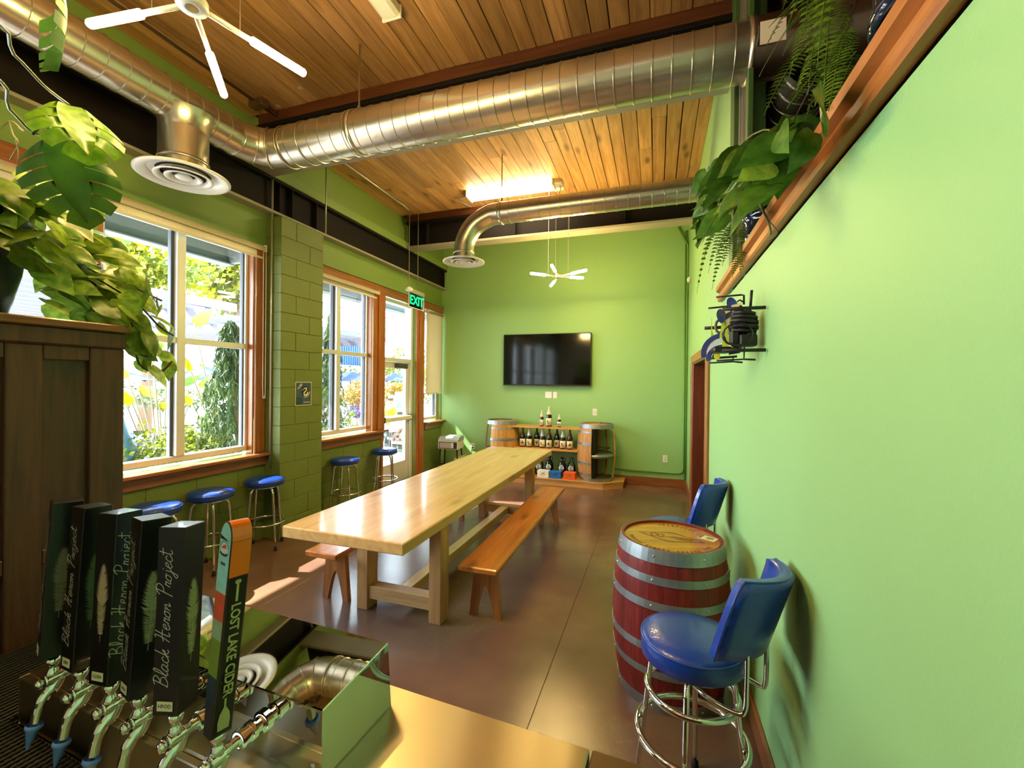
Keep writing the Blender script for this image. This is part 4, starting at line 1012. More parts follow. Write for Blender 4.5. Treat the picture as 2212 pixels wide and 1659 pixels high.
def faucet(TP, x):
    f = obj('faucet', (lambda b_: (tube(b_, smooth_path([(0, -.045, .975), (0, -.065, .9745), (0, -.085, .974), (0, -.10, .974)], 3), [.0095]*4+[.0125]*3+[.013]*3, 14), b_)[1])(BM()), CHROME, TP, TP.matrix_basis.inverted() @ BMX @ T(x, 0, 0))
    b = BM()
    for y0, y1, r in ((0, -.006, .019), (-.006, -.022, .0125), (-.022, -.030, .0165), (-.030, -.044, .0145), (-.044, -.050, .0165)): cyl(b, (0, y0, .975), (0, y1, .975), r, n=20)
    obj('shank', b, CHROME, f)
    b = BM(); lathe(b, [(0, 0), (.008, .001), (.0105, .006), (.008, .012), (0, .014)], 14, Mto((0, -.10, .974), (0, -1, .974))); obj('vent_ball', b, CHROME, f)
    b = BM(); tube(b, smooth_path([(0, -.075, .974), (0, -.086, .955), (0, -.098, .945), (0, -.106, .925), (0, -.112, .895)], 4), [.013]*6+[.0105]*5+[.0085]*6, 14); obj('spout', b, CHROME, f)
    b = BM(); lathe(b, [(.013, 0), (.0145, .003), (.0145, .007), (.0115, .009), (.002, .045), (0, .046)], 16, Mto((0, -.1115, .897), (0, -.122, .857))); obj('spout_cap', b, CAPM, f)
    b = BM(); lathe(b, [(0, 0), (.010, .002), (.012, .010), (.008, .018), (.006, .022), (.011, .028), (.0125, .036), (.009, .044), (.0065, .043), (.009, .045), (.009, .052), (0, .052)], 16, T(0, -.085, .977)); obj('lever', b, CHROME, f)
    return f

# cursive strokes for the handle script
GL = {'B': ([[(.15, 0), (.3, 1.0)], [(.05, .9), (.35, 1.02), (.62, .85), (.45, .6), (.25, .52), (.55, .48), (.66, .25), (.4, .02), (.1, .06)]], .72),
 'l': ([[(.0, .1), (.25, .5), (.32, .95), (.2, .98), (.12, .4), (.16, .02), (.34, .12)]], .32),
 'a': ([[(.42, .4), (.2, .46), (.05, .2), (.15, .0), (.35, .2), (.42, .42), (.36, .08), (.5, .06), (.6, .18)]], .52),
 'c': ([[(.38, .36), (.22, .46), (.06, .24), (.14, .02), (.32, .04), (.46, .18)]], .42),
 'k': ([[(.05, 0), (.2, .98)], [(.1, .2), (.36, .45), (.3, .26), (.12, .24), (.34, .02), (.46, .1)]], .46),
 'H': ([[(.15, .0), (.3, .5), (.36, 1.0), (.2, .96)], [(.62, 1.02), (.52, .5), (.5, .0), (.7, .06)], [(.08, .42), (.4, .52), (.78, .5)]], .82),
 'e': ([[(.06, .2), (.3, .3), (.34, .44), (.16, .42), (.06, .18), (.18, .0), (.44, .16)]], .42),
 'r': ([[(.05, .1), (.16, .44), (.2, .36), (.34, .4), (.26, .06), (.42, .1)]], .4),
 'o': ([[(.3, .42), (.08, .3), (.08, .04), (.3, .06), (.36, .32), (.24, .42), (.46, .38)]], .44),
 'n': ([[(.05, .02), (.12, .42), (.1, .2), (.3, .42), (.36, .28), (.32, .02), (.5, .12)]], .5),
 'P': ([[(.12, -.1), (.3, 1.0)], [(.0, .8), (.3, 1.04), (.66, .92), (.56, .6), (.22, .5)]], .6),
 'j': ([[(.2, .42), (.2, .0), (.1, -.4), (-.08, -.32), (.1, -.1), (.4, .14)], [(.24, .6), (.26, .63)]], .36),
 't': ([[(.1, .9), (.12, .2), (.2, .0), (.38, .1)], [(-.06, .64), (.36, .68)]], .4)}
def script(bm, s, size, wd, M):
    x = 0.0
    for ch in s:
        if ch == ' ': x += .38; continue
        st, adv = GL[ch]
        for p in st:
            q = [(v.x, v.y) for v in smooth_path([(a+c*.28, c, 0) for a, c in p], 4)] if len(p) > 2 else [(a+c*.28, c) for a, c in p]
            stroke(bm, [((x+a)*size, c*size) for a, c in q], wd, M)
        x += adv
    return x*size
def feather(bm, L, W, M, seed):
    """A feather as separate barbs on a thin quill; x across, y up."""
    r = random.Random(seed)
    stroke(bm, [(0, -.12*L), (.01*L, .3*L), (0, L)], .0011, M)
    n = 46
    for s in (-1, 1):
        skip = 0
        for i in range(n):
            u = i/n; y = u*L; wdt = W*(sin(pi*min(1, (u*.86+.14)))**.55)*(.72+.28*u if u < .45 else 1)
            if r.random() < .07: skip = 1
            k = r.uniform(.86, 1.0)*(r.uniform(.55, .8) if skip else 1); skip = 0
            e = (s*wdt*k, y+(.16 if u > .4 else -.01+.4*u)*L*.55*(1-u*.4)); th = L/n*(.46 if u > .45 else r.uniform(.28, .46))
            a = (0, y); mid = (s*wdt*k*.55, y+(e[1]-y)*.30)
            vs = [bm.verts.new(M @ Vector((p[0], p[1], 0))) for p in ((a[0], a[1]-th), (mid[0], mid[1]-th), e, (mid[0], mid[1]+th), (a[0], a[1]+th))]
            bm.faces.new(vs if s > 0 else list(reversed(vs)))
HBLK = plain('black_lacquer', rgb(12, 12, 15), .34, var=.1, coat=.15, spec=.35)
SCRIPTM = plain('silver_script', rgb(206, 204, 196), .4)
STICK = plain('paper_sticker', rgb(232, 222, 186), .6)
FTM = [plain('feather_brown', rgb(110, 96, 84), .5), plain('feather_green', rgb(76, 96, 70), .5), plain('feather_tan', rgb(196, 172, 146), .5), plain('feather_beige', rgb(164, 160, 134), .5), plain('feather_olive', rgb(160, 164, 124), .5)]
def lean(M, dx, dy, h):
    S = Matrix.Identity(4); S[0][2] = dx/h; S[1][2] = dy/h
    return M @ S
HH = .315
def tap_handle(k, label, yaw, faces, sticker, txt):
    X = HX[k]; base = BMX @ Vector((lx(X), -.085, 1.026))
    t = tag(bpy.data.objects.new('beer_tap', None), label, 'beer tap', 'black feather beer taps'); COL.objects.link(t)
    t.location = base; t.rotation_euler = (-radians(3.6), radians(-1.2), radians(yaw))
    faucet(t, lx(X))
    a, c = .0232, .0245
    b = BM(); v = [b.verts.new((sx*q, sy*q2, z)) for z, q, q2 in ((0, a, a*.95), (HH, c, c*.95)) for sx, sy in ((-1, -1), (1, -1), (1, 1), (-1, 1))]
    for f in ((3, 2, 1, 0), (4, 5, 6, 7), (0, 1, 5, 4), (1, 2, 6, 5), (2, 3, 7, 6), (3, 0, 4, 7)): b.faces.new([v[i] for i in f])
    bmesh.ops.bevel(b, geom=list(b.edges), offset=.0014, segments=1, affect='EDGES')
    obj('grip', b, HBLK, t)
    e = .0007
    def face(which, z):
        q = a+(c-a)*z/HH
        if which == 'front': return basis((0, -q*.95-e, z), (1, 0, 0), (0, -(c-a)*.95/HH, 1))
        return basis((q+e, 0, z), (0, 1, 0), ((c-a)/HH, 0, 1))
    for which, kind in faces:
        if kind == 'script':
            b = BM(); M = face(which, .045) @ RZ(pi/2) @ T(0, -.004, 0); script(b, 'Black Heron Project', .0262, .00145, M); obj('script_lettering', b, SCRIPTM, t)
        else:
            b = BM(); feather(b, .125, .0165, face(which, .095), 11+k); obj('feather_print', b, FTM[k], t)
    if sticker:
        b = BM(); M = face('front', .017); bx(b, -.014, .014, -.008, .008, 0, .0004, 0, M); s = obj('sticker', b, STICK, t)
        if txt: put('lettering', text_mesh(txt, .0085, INK, bold=.01, depth=.0001), s, face('front', .017) @ T(0, 0, .0006))
        else:
            b = BM(); stroke(b, [(-.008, 0), (.008, 0)], .004, M @ T(0, 0, .0007)); obj('smudged_print', b, plain('faded_ink', rgb(120, 112, 96), .6), s)
    return t
tap_handle(0, 'black tap handle farthest left, brown feather, sticker edge-on', -20, (('front', 'script'), ('side', 'feather')), True, '')
tap_handle(1, 'black tap handle second from left, script on a shiny grey side', -5, (('front', 'script'), ('side', 'feather')), True, 'DRY')
tap_handle(2, 'black tap handle third from left with a tan feather facing forward', 5, (('front', 'feather'), ('side', 'script')), True, 'LUSH')
tap_handle(3, 'black tap handle fourth from left with a bright glare on one side', -14, (('front', 'script'), ('side', 'feather')), True, '')
tap_handle(4, 'nearest black tap handle with large silver script and olive feather', 15, (('front', 'script'), ('side', 'feather')), True, 'HFOD')
# the cider handle
X = HX[5]; base = BMX @ Vector((lx(X), -.085, 1.016))
t = tag(bpy.data.objects.new('beer_tap', None), 'orange and black cider tap handle with a rounded top and paddle lettering', 'beer tap'); COL.objects.link(t)
t.location = base; t.rotation_euler = (-radians(3.6), radians(2.5), radians(-13))
faucet(t, lx(X))
hw, hd_, hh = .0160, .0165, .350
out = [(-hw*.72, 0), (hw*.72, 0), (hw, .12), (hw*1.12, hh-.03)]
for k in range(1, 12): aa = pi*k/12; out.append((hw*1.12*cos(aa), hh-.03+.03*sin(aa)))
out.append((-hw*1.12, hh-.03)); out.append((-hw, .12))
b = BM(); prism(b, out, 2*hd_, basis((0, hd_, 0), (1, 0, 0), (0, 0, 1), (0, -1, 0))); bmesh.ops.bevel(b, geom=[e for e in b.edges if len(e.link_faces) == 2 and e.calc_face_angle(0) > 1.2], offset=.0015, segments=1, affect='EDGES')
obj('grip', b, plain('dark_plum_edge', rgb(52, 26, 24), .35, coat=.4), t)
ORG = plain('orange_enamel', rgb(238, 110, 18), .3, coat=.5)
def halfw(z): return hw*.72+(hw*.28)*min(z/.12, 1)+hw*.12*max(0, (z-.12)/(hh-.15))
b = BM()
for pa, pb in zip(out[3:14], out[4:15]):   # orange band over the rounded top and down the right edge
    vs = [b.verts.new((p[0]*1.025, y, p[1]+.0005)) for p, y in ((pa, -hd_+.0012), (pb, -hd_+.0012), (pb, hd_-.0012), (pa, hd_-.0012))]; b.faces.new(vs)
zs = [.262, .29, hh-.03]
for z0, z1 in zip(zs, zs[1:]):
    b.faces.new([b.verts.new(p) for p in ((halfw(z0)+.0006, -hd_+.0012, z0), (halfw(z0)+.0006, hd_-.0012, z0), (halfw(z1)+.0006, hd_-.0012, z1), (halfw(z1)+.0006, -hd_+.0012, z1))])
obj('orange_cap', b, ORG, t)
b = BM()
zs = [.006, .06, .12, .19, .26]
for z0, z1 in zip(zs, zs[1:]):
    b.faces.new([b.verts.new(p) for p in ((halfw(z0)+.0006, -hd_+.003, z0), (halfw(z0)+.0006, hd_-.003, z0), (halfw(z1)+.0006, hd_-.003, z1), (halfw(z1)+.0006, -hd_+.003, z1))])
obj('black_panel', b, HBLK, t)
SAND = plain('sand_print', rgb(186, 178, 130), .5)
ang = atan2(.28*hw, .12)
M = basis((halfw(.14)+.0016, 0, .142), (0, 0, -1), (0, 1, 0))
me = text_mesh('LOST LAKE CIDER', .0205, SAND, bold=.022, depth=.0002, spacing=1.0)
wds = [v.co.x for v in me.vertices]; sc = .150/(max(wds)-min(wds))
put('lettering', me, t, M @ Matrix.Diagonal((sc, 1, 1, 1)))
b = BM(); M2 = basis((halfw(.24)+.0014, 0, 0), (0, 1, 0), (0, 0, 1))
stroke(b, [(0, .222), (0, .252)], .0038, M2); prismpts = [(-.005, .254), (-.004, .250), (.004, .250), (.005, .254), (.003, .2565), (-.003, .2565)]
b.faces.new([b.verts.new(M2 @ Vector((x, y, 0))) for x, y in prismpts])
obj('paddle_grip_print', b, SAND, t); b = BM()
M3 = basis((halfw(.03)+.0018, 0, 0), (0, 1, 0), (0, 0, 1))
stroke(b, [(0, .045), (0, .064)], .0032, M3)
b.faces.new([b.verts.new(M3 @ Vector((x, y, .0004))) for x, y in ((-.0085, .012), (.0085, .012), (.0095, .026), (.0075, .038), (.002, .048), (-.002, .048), (-.0075, .038), (-.0095, .026))])
obj('paddle_blade_print', b, SAND, t)
ART = [(.002, .06, rgb(36, 34, 34)), (.06, .10, rgb(30, 50, 60)), (.10, .16, rgb(122, 140, 40)), (.16, .19, rgb(150, 170, 130)), (.19, .235, rgb(210, 84, 40)), (.235, hh-.03, rgb(150, 206, 196))]
for z0, z1, c in ART:
    b = BM(); y = -hd_-.0006
    b.faces.new([b.verts.new(p) for p in ((-halfw(z0)+.001, y, z0), (halfw(z0)-.001, y, z0), (halfw(z1)-.001, y, z1), (-halfw(z1)+.001, y, z1))])
    if z1 > hh-.05: b.faces.new([b.verts.new((p[0]*.95, y, p[1]-.001)) for p in out[3:15]])
    obj('art_print', b, plain('cider_art_%d' % int(z0*1000), c, .4, var=.25, scale=60), t)
M = basis((0, -hd_-.0010, hh-.045), (1, 0, 0), (0, 0, 1))
b = BM(); disc(b, .0105, M, 0, 24); o = obj('badge', b, plain('badge_cream', rgb(222, 214, 196), .5), t)
b = BM(); b.faces.new([b.verts.new(M @ Vector((x, y, .0004))) for x, y in ((-.009, .001), (-.003, .007), (.003, .009), (.008, .004), (.002, .002))]); obj('badge_red', b, plain('badge_red', rgb(200, 80, 70), .5), o)
b = BM(); stroke(b, [(-.011, -.006), (-.004, -.0085), (.004, -.0085), (.011, -.006)], .004, M @ T(0, 0, .0005))
for k in range(9): aa = radians(20+k*17.5); stroke(b, [(.0122*cos(aa), .0122*sin(aa)), (.0148*cos(aa), .0148*sin(aa))], .0014, M)
for k in range(5): stroke(b, [(-.006+k*.003, -.021), (-.006+k*.003, -.025)], .0018, M)
obj('badge_ink', b, plain('badge_ink', rgb(20, 60, 74), .5), o)

# ---------------------------------------------------------------- panelled cabinet at the left
t = thing('cabinet', 'tall dark panelled oak cabinet end on the left with plants on top', 'cabinet', (-2.08, .30, 0))
b = BM(); bx(b, -.30, .30, -.70, .69, .0, 1.75); obj('carcass', b, CABW, t)
b = BM(); bx(b, -.33, .332, -.72, .704, 1.756, 1.782, .004); obj('top_board', b, CABTOP, t)
b = BM(); bx(b, -.32, .324, -.71, .700, 1.70, 1.757, .006); obj('frieze', b, CABW, t)
for y0, y1 in ((.60, .695), (.405, .485), (-.05, .03)):
    b = BM(); bx(b, .299, .318, y0, y1, .05, 1.70, .003); obj('stile', b, CABW, t)
for z0, z1 in ((1.655, 1.70), (1.03, 1.075), (.05, .2)):
    for y0, y1 in ((.486, .599), (.031, .404)):
        b = BM(); bx(b, .299, .3165, y0, y1, z0, z1, .003); obj('rail', b, CABW, t)

# ---------------------------------------------------------------- ironwork heron on the right wall
t = thing('wall_sculpture', 'black iron wall sculpture with blue and cream metal plates on the right wall', 'sculpture', (XR, 2.5, 1.85))
O_ = Vector((XR, 2.5, 1.85))
IRON = plain('black_iron', rgb(18, 18, 18), .5)
def rod(pts, r, Y, nm='rod'):
    b = BM(); tube(b, [at(x, y, Y=(Y if not isinstance(Y, (list, tuple)) else Y[i]))-O_ for i, (x, y) in enumerate(pts)], r, 8); return obj(nm, b, IRON, t)
rod([(1560, 668), (1654, 664)], .008, 2.13); rod([(1560, 757), (1654, 756)], .008, 2.13)
rod([(1522, 709), (1560, 707)], .009, 2.55); rod([(1547, 642), (1600, 637), (1607, 638), (1607, 658)], .0045, 2.3); rod([(1624, 627), (1621, 662)], .006, 2.2)
rod([(1530, 666), (1577, 661)], .005, 2.45); rod([(1592, 652), (1598, 648), (1607, 653)], .004, 2.3)
rod([(1525, 775), (1592, 770)], .006, 2.45); rod([(1548, 779), (1607, 776), (1608, 742)], .0045, 2.3); rod([(1607, 776), (1632, 777)], .0045, 2.3); rod([(1533, 784), (1583, 781), (1584, 770)], .0045, 2.4); rod([(1583, 781), (1604, 783)], .0045, 2.4)
rod([(1608, 700), (1608, 745)], .006, 2.25)
b = BM()
for zc_, r in ((.080, .048), (.062, .056), (.042, .060), (.018, .060), (-.002, .052)): lathe(b, [(.02, -.006), (r, -.008), (r, .008), (.02, .006)], 20, T(-.075, -.27, zc_) @ Matrix.Rotation(.12, 4, 'Y'))
obj('ring_stack', b, IRON, t)
b = BM(); bx(b, -.10, -.03, -.33, -.24, -.075, -.02, .006); bx(b, -.20, -.12, -.26, -.12, -.095, -.07, .006); bx(b, -.13, -.10, -.30, -.22, -.06, .0, .004); obj('block', b, IRON, t)
b = BM()
for k in range(5): tube(b, [(-.11+.06*cos(i*.5+k), -.32+.03*sin(k), -.02+.05*sin(i*.5+k)) for i in range(13)], .003, 6)
obj('chain_links', b, IRON, t)
def plate_at(nm, x, y, Y, outline, m, a=0.0, th=.005):
    """A cut metal plate facing the room, its outline in metres about a point of the sculpture."""
    p = at(x, y, Y=Y)-O_; b = BM(); prism(b, outline, th, basis(p, (cos(a), -.25, sin(a)), (-sin(a), 0, cos(a)))); return obj(nm, b, m, t)
def oval(rx, ry, n=14): return [(rx*cos(2*pi*i/n), ry*sin(2*pi*i/n)) for i in range(n)]
CRM = plain('cream_metal', rgb(210, 196, 156), .45, var=.25, scale=40); GRYM = plain('grey_lilac_metal', rgb(150, 148, 156), .4, .3, var=.3, scale=40)
BLU = plain('blue_metal', rgb(44, 62, 128), .35, .2, var=.3, scale=30); SLT = plain('slate_metal', rgb(56, 66, 82), .4, .2)
plate_at('cream_plate', 1578, 694, 2.36, [(-.03, .05), (.0, .06), (.03, .045), (.035, .0), (.01, -.05), (-.012, -.07), (-.02, -.01)], CRM)
plate_at('cream_plate', 1590, 668, 2.30, [(-.02, .02), (.025, .03), (.03, -.02), (-.01, -.03)], CRM)
plate_at('grey_plate', 1588, 690, 2.30, [(-.014, .03), (.014, .035), (.018, -.03), (-.01, -.04)], GRYM)
plate_at('grey_plate', 1596, 712, 2.28, [(-.02, .03), (.02, .02), (.012, -.02), (-.012, -.03)], GRYM)
for x, y, rx, ry, a, m in ((1582, 659, .022, .04, .35, BLU), (1573, 682, .012, .03, -.9, SLT), (1558, 681, .02, .032, .2, SLT), (1557, 690, .012, .02, .5, BLU)):
    plate_at('feather_plate', x, y, 2.32, oval(rx, ry), m, a)
def arcband(r0, r1, a0, a1, n=10): return [(r1*cos(a0+(a1-a0)*i/n), r1*sin(a0+(a1-a0)*i/n)) for i in range(n+1)]+[(r0*cos(a1-(a1-a0)*i/n), r0*sin(a1-(a1-a0)*i/n)) for i in range(n+1)]
for x, y, r0, r1, a0, a1, m in ((1562, 762, .075, .10, .55*pi, 1.08*pi, BLU), (1562, 762, .05, .072, .5*pi, 1.0*pi, plain('white_metal', rgb(200, 208, 220), .4)), (1560, 775, .05, .072, .4*pi, 1.05*pi, BLU), (1560, 775, .03, .047, .35*pi, 1.0*pi, SLT)):
    plate_at('wing_plate', x, y, 2.40, arcband(r0, r1, a0, a1), m)
plate_at('yellow_plate', 1549, 768, 2.40, oval(.014, .022), plain('yellow_metal', rgb(220, 210, 40), .4))
b = BM(); p = at(1554, 705, Y=2.42)-O_; tube(b, [p+Vector((.018*cos(i*pi/8), 0, .032*sin(i*pi/8))) for i in range(16)], .007, 8, closed=True); obj('rust_ring', b, plain('rusty_ring', rgb(110, 84, 64), .5), t)
REED = plain('yellow_green_reed', rgb(184, 206, 62), .5)
for x, y0, y1, lw, Y in ((1566, 652, 754, .011, 2.34), (1563, 675, 730, .016, 2.34), (1570, 690, 750, .012, 2.33), (1538, 685, 742, .006, 2.46), (1541, 715, 742, .01, 2.46)):
    a_, c_ = at(x, y0, Y=Y)-O_, at(x-1, y1, Y=Y)-O_; h = (a_-c_).length
    b = BM(); prism(b, [(-lw, 0), (-lw*.5, h*.5), (0, h), (lw*.5, h*.5), (lw, 0)], .003, basis(c_, (1, -.2, 0), (0, 0, 1))); obj('reed', b, REED, t)
for pts, r_, Y in (([(1575, 705), (1582, 735), (1600, 742)], .006, 2.3), ([(1586, 720), (1612, 716)], .005, 2.26), ([(1585, 732), (1605, 728), (1612, 722)], .005, 2.26), ([(1570, 755), (1600, 750), (1622, 741)], .006, 2.25), ([(1574, 764), (1598, 760)], .006, 2.3), ([(1577, 718), (1577, 745)], .006, 2.3), ([(1592, 700), (1592, 752)], .007, 2.27), ([(1600, 660), (1600, 748)], .006, 2.24)): rod(pts, r_, Y)
for x, y, r_, Y in ((1598, 728, .03, 2.27), (1604, 706, .026, 2.24), (1590, 738, .024, 2.29), (1610, 676, .022, 2.2)):
    b = BM(); p = at(x, y, Y=Y)-O_; tube(b, [p+Vector((r_*cos(i*pi/10), 0, r_*sin(i*pi/10))) for i in range(20)], .0055, 8, closed=True)
    for k in range(3): a = k*pi/3; cyl(b, p+Vector((r_*cos(a), 0, r_*sin(a))), p-Vector((r_*cos(a), 0, r_*sin(a))), .003, n=5)
    obj('gear_wheel', b, IRON, t)
# ---------------------------------------------------------------- leaves
def heart_mesh(m, w=.36, fold=.18, droop=.25, nm='leaf'):
    """A pointed heart leaf, length 1 along +y, folded on its midrib and drooping to the tip."""
    b = BM()
    prof = [(0, .0, 0), (.05, .5, -.09), (.14, .82, -.08), (.28, 1.0, -.02), (.44, .97, 0), (.6, .80, 0), (.75, .55, 0), (.88, .27, 0), (1.0, 0, .03)]
    mid = []; half = {1: [], -1: []}; rows = {1: [], -1: []}
    for y, k, dy in prof:
        z = -droop*y*y
        mid.append(b.verts.new((0, y+max(dy, 0), z)))
        for s in (1, -1):
            if k == 0: half[s].append(mid[-1]); rows[s].append(mid[-1]); continue
            half[s].append(b.verts.new((s*w*k*.55, y+dy*.6, z+fold*w*k*.8)))
            rows[s].append(b.verts.new((s*w*k, y+dy, z+fold*w*k*.95-.10*w*k*k)))
    for s in (1, -1):
        for i in range(len(prof)-1):
            for A_, B_ in ((mid, half[s]), (half[s], rows[s])):
                q = []
                for v in (A_[i], A_[i+1], B_[i+1], B_[i]):
                    if v not in q: q.append(v)
                if len(q) > 2: b.faces.new(q).smooth = True
    return mesh_of(b, m, nm)
def orient(p, tip, up, size):
    y = Vector(tip).normalized(); z = Vector(up); z = (z-y*z.dot(y))
    z = z.normalized() if z.length > 1e-4 else y.orthogonal().normalized()
    x = y.cross(z); return basis(p, x*size, y*size, z*size)
def leaves(t, me, pts, size, r, out=None, tipdir=None, upbias=.8):
    inv = t.matrix_world.inverted() if False else Matrix.Translation(-Vector(t.location))
    for p in pts:
        d = Vector((r.gauss(0, .5), r.gauss(0, .5), r.gauss(-.35, .35)))
        if out is not None:
            o = Vector(p)-Vector(out); o.z *= .3
            if o.length > 1e-3: d += o.normalized()*1.0
        if tipdir is not None: d += Vector(tipdir)
        up = Vector((r.gauss(.15, .35), r.gauss(-.35, .35), upbias+r.gauss(0, .2)))
        put('leaf', me, t, inv @ orient(p, d, up, size*r.uniform(.7, 1.2)))
def stems(t, paths, rad, m, nm='stem'):
    o_ = Vector(t.location)
    for P in paths:
        b = BM(); tube(b, [Vector(p)-o_ for p in smooth_path(P, 4)], rad, 6); obj(nm, b, m, t)
def pot(t, r, h, m, z0=0.0):
    b = BM(); lathe(b, [(0, z0), (r*.72, z0), (r*.78, z0+h*.06), (r*.92, z0+h*.45), (r*.98, z0+h*.78), (r*.93, z0+h*.84), (r*1.03, z0+h*.88), (r*1.05, z0+h*.97), (r, z0+h), (r*.9, z0+h*.98), (r*.88, z0+h*.86), (0, z0+h*.86)], 36)
    o = obj('pot', b, m, t)
    b = BM(); lathe(b, [(0, z0+h*.87), (r*.88, z0+h*.865)], 24); obj('soil', b, SOIL, t)
    return o
# pothos on the cabinet
t = thing('potted_pothos', 'bushy pothos in a dark blue pot on the cabinet, trailing toward the window', 'plant', (-2.06, .66, 1.783))
pot(t, .205, .34, NAVYD)
r = random.Random(21); HM = heart_mesh(POTHOS)
pts = []
for k in range(400):
    x = r.uniform(-150, 255); y = r.uniform(375, 705)
    top = 385 if x < 90 else 385+(x-90)*1.0
    if y < top: continue
    if x < 95 and y > 505: continue
    if x < 170 and y > 655: continue
    X = r.uniform(-2.3, -1.82)
    if len(pts) < 165: pts.append(at(x, y, X=X))
pts += [at(20, 545, X=-1.84), at(60, 550, X=-1.86), at(85, 575, X=-1.85), at(75, 500, X=-1.83), at(88, 520, X=-1.84)]
leaves(t, HM, pts, .125, r, out=(-2.2, .6, 2.1))
trail = [(300, 612), (272, 640), (300, 640), (322, 605), (316, 660), (345, 648), (268, 668), (300, 690), (330, 690), (355, 672), (290, 715), (318, 722), (346, 706), (372, 722), (285, 748), (312, 762), (335, 748), (352, 772), (368, 790), (300, 785), (330, 800), (282, 690), (260, 655), (284, 600), (258, 590), (295, 730)]
tp = [at(x-5, y-8, X=r.uniform(-1.88, -1.74)) for x, y in trail]
leaves(t, HM, tp, .088, r, tipdir=(.3, .5, -.5), upbias=.5)
o = Vector((-2.03, .78, 2.12))
stems(t, [[o, at(240, 620, X=-1.9), at(300, 660, X=-1.82), at(345, 706, X=-1.78), at(375, 725, X=-1.76)], [o, at(225, 640, X=-1.95), at(285, 700, X=-1.84), at(300, 785, X=-1.80), at(345, 803, X=-1.78), at(372, 780, X=-1.76)],
          [o, at(210, 590, X=-1.95), at(262, 600, X=-1.88), at(300, 625, X=-1.8), at(350, 650, X=-1.76)], [o, at(250, 650, X=-1.9), at(282, 745, X=-1.83), at(320, 770, X=-1.8), at(335, 745, X=-1.78)]], .0035, STEMB)
# monstera: split leaves
def monstera_mesh(m, splits=6, w=.48, nm='leaf'):
    """Length 1 along +y; each side is a row of curved fingers leaving slits between them."""
    b = BM()
    mid = [b.verts.new((0, i/10, -.12*(i/10)**2)) for i in range(11)]
    for s in (1, -1):
        inner = []
        for i in range(11):
            y = i/10; k = sin(pi*min(1, .18+y*.86))**.7
            inner.append(b.verts.new((s*w*k*.36, y+.03, -.12*y*y+.03)))
        for i in range(10): b.faces.new([mid[i], mid[i+1], inner[i+1], inner[i]]).smooth = True
        for j in range(splits):
            y0 = (j+.0)/splits; y1 = (j+.93)/splits
            def P(y, u):
                k = sin(pi*min(1, .18+y*.86))**.7
                return Vector((s*w*k*(.36+.64*u), y+.03+.10*u*(1.2-y)+.08*u*u*(y-.35), -.12*y*y+.03-.14*u*u))
            n = 5; pr_ = None
            for q in range(n+1):
                u = q/n; sh = 1-.55*max(0, u-.5)
                ym = (y0+y1)/2; a = b.verts.new(P(ym-(ym-y0)*sh, u)); c = b.verts.new(P(ym+(y1-ym)*sh, u))
                if pr_: b.faces.new([pr_[0], pr_[1], c, a]).smooth = True
                pr_ = (a, c)
    bmesh.ops.remove_doubles(b, verts=b.verts, dist=.0015)
    return mesh_of(b, m, nm)
t = thing('potted_monstera', 'monstera with large split leaves reaching in at the upper left', 'plant', (-1.98, .22, 1.783))
pot(t, .16, .28, NAVYD)
MM, ML = monstera_mesh(MONST), monstera_mesh(MONSTL, 5)
iv = Matrix.Translation(-Vector(t.location))
def bigleaf(me, base, tip, up, size=None):
    bb, tt = Vector(base), Vector(tip); L = (tt-bb).length
    put('leaf', me, t, iv @ orient(bb, tt-bb, up, L))
c1 = at(120, 300, Y=.80); bigleaf(MM, c1, at(185, 470, Y=.84), (.75, -.55, .35))
c2 = at(150, 228, Y=.83); bigleaf(ML, c2, at(190, 318, Y=.80), (.6, -.3, .9))
c3 = at(122, -10, Y=.72); bigleaf(MM, c3, at(150, 160, Y=.72), (.25, .95, .1))
c4 = at(92, 240, Y=.80); 
stems(t, [[(-1.98, .24, 2.0), at(-60, 60, Y=.6), at(30, 118, Y=.72), at(95, 185, Y=.8), c2], [(-1.98, .22, 2.0), at(-60, 170, Y=.6), at(20, 235, Y=.72), at(70, 285, Y=.78), c1], [(-1.96, .2, 2.0), at(-30, -60, Y=.5), at(60, -40, Y=.65), c3]], .0042, STEM, 'petiole')
stems(t, [[at(70, 290, Y=.78), at(90, 262, Y=.79), at(80, 238, Y=.8), at(98, 250, Y=.8), at(110, 290, Y=.8)]], .005, MONST, 'young_shoot')
stems(t, [[at(-20, 300, Y=.7), at(20, 262, Y=.72), at(45, 278, Y=.73), at(52, 284, Y=.73), at(40, 275, Y=.73)], [at(20, 262, Y=.72), at(28, 290, Y=.72), at(40, 310, Y=.72), at(22, 345, Y=.72)], [at(34, 300, Y=.72), at(40, 330, Y=.72), at(38, 352, Y=.72)]], .0018, plain('dry_root', rgb(190, 160, 110), .7), 'aerial_root')

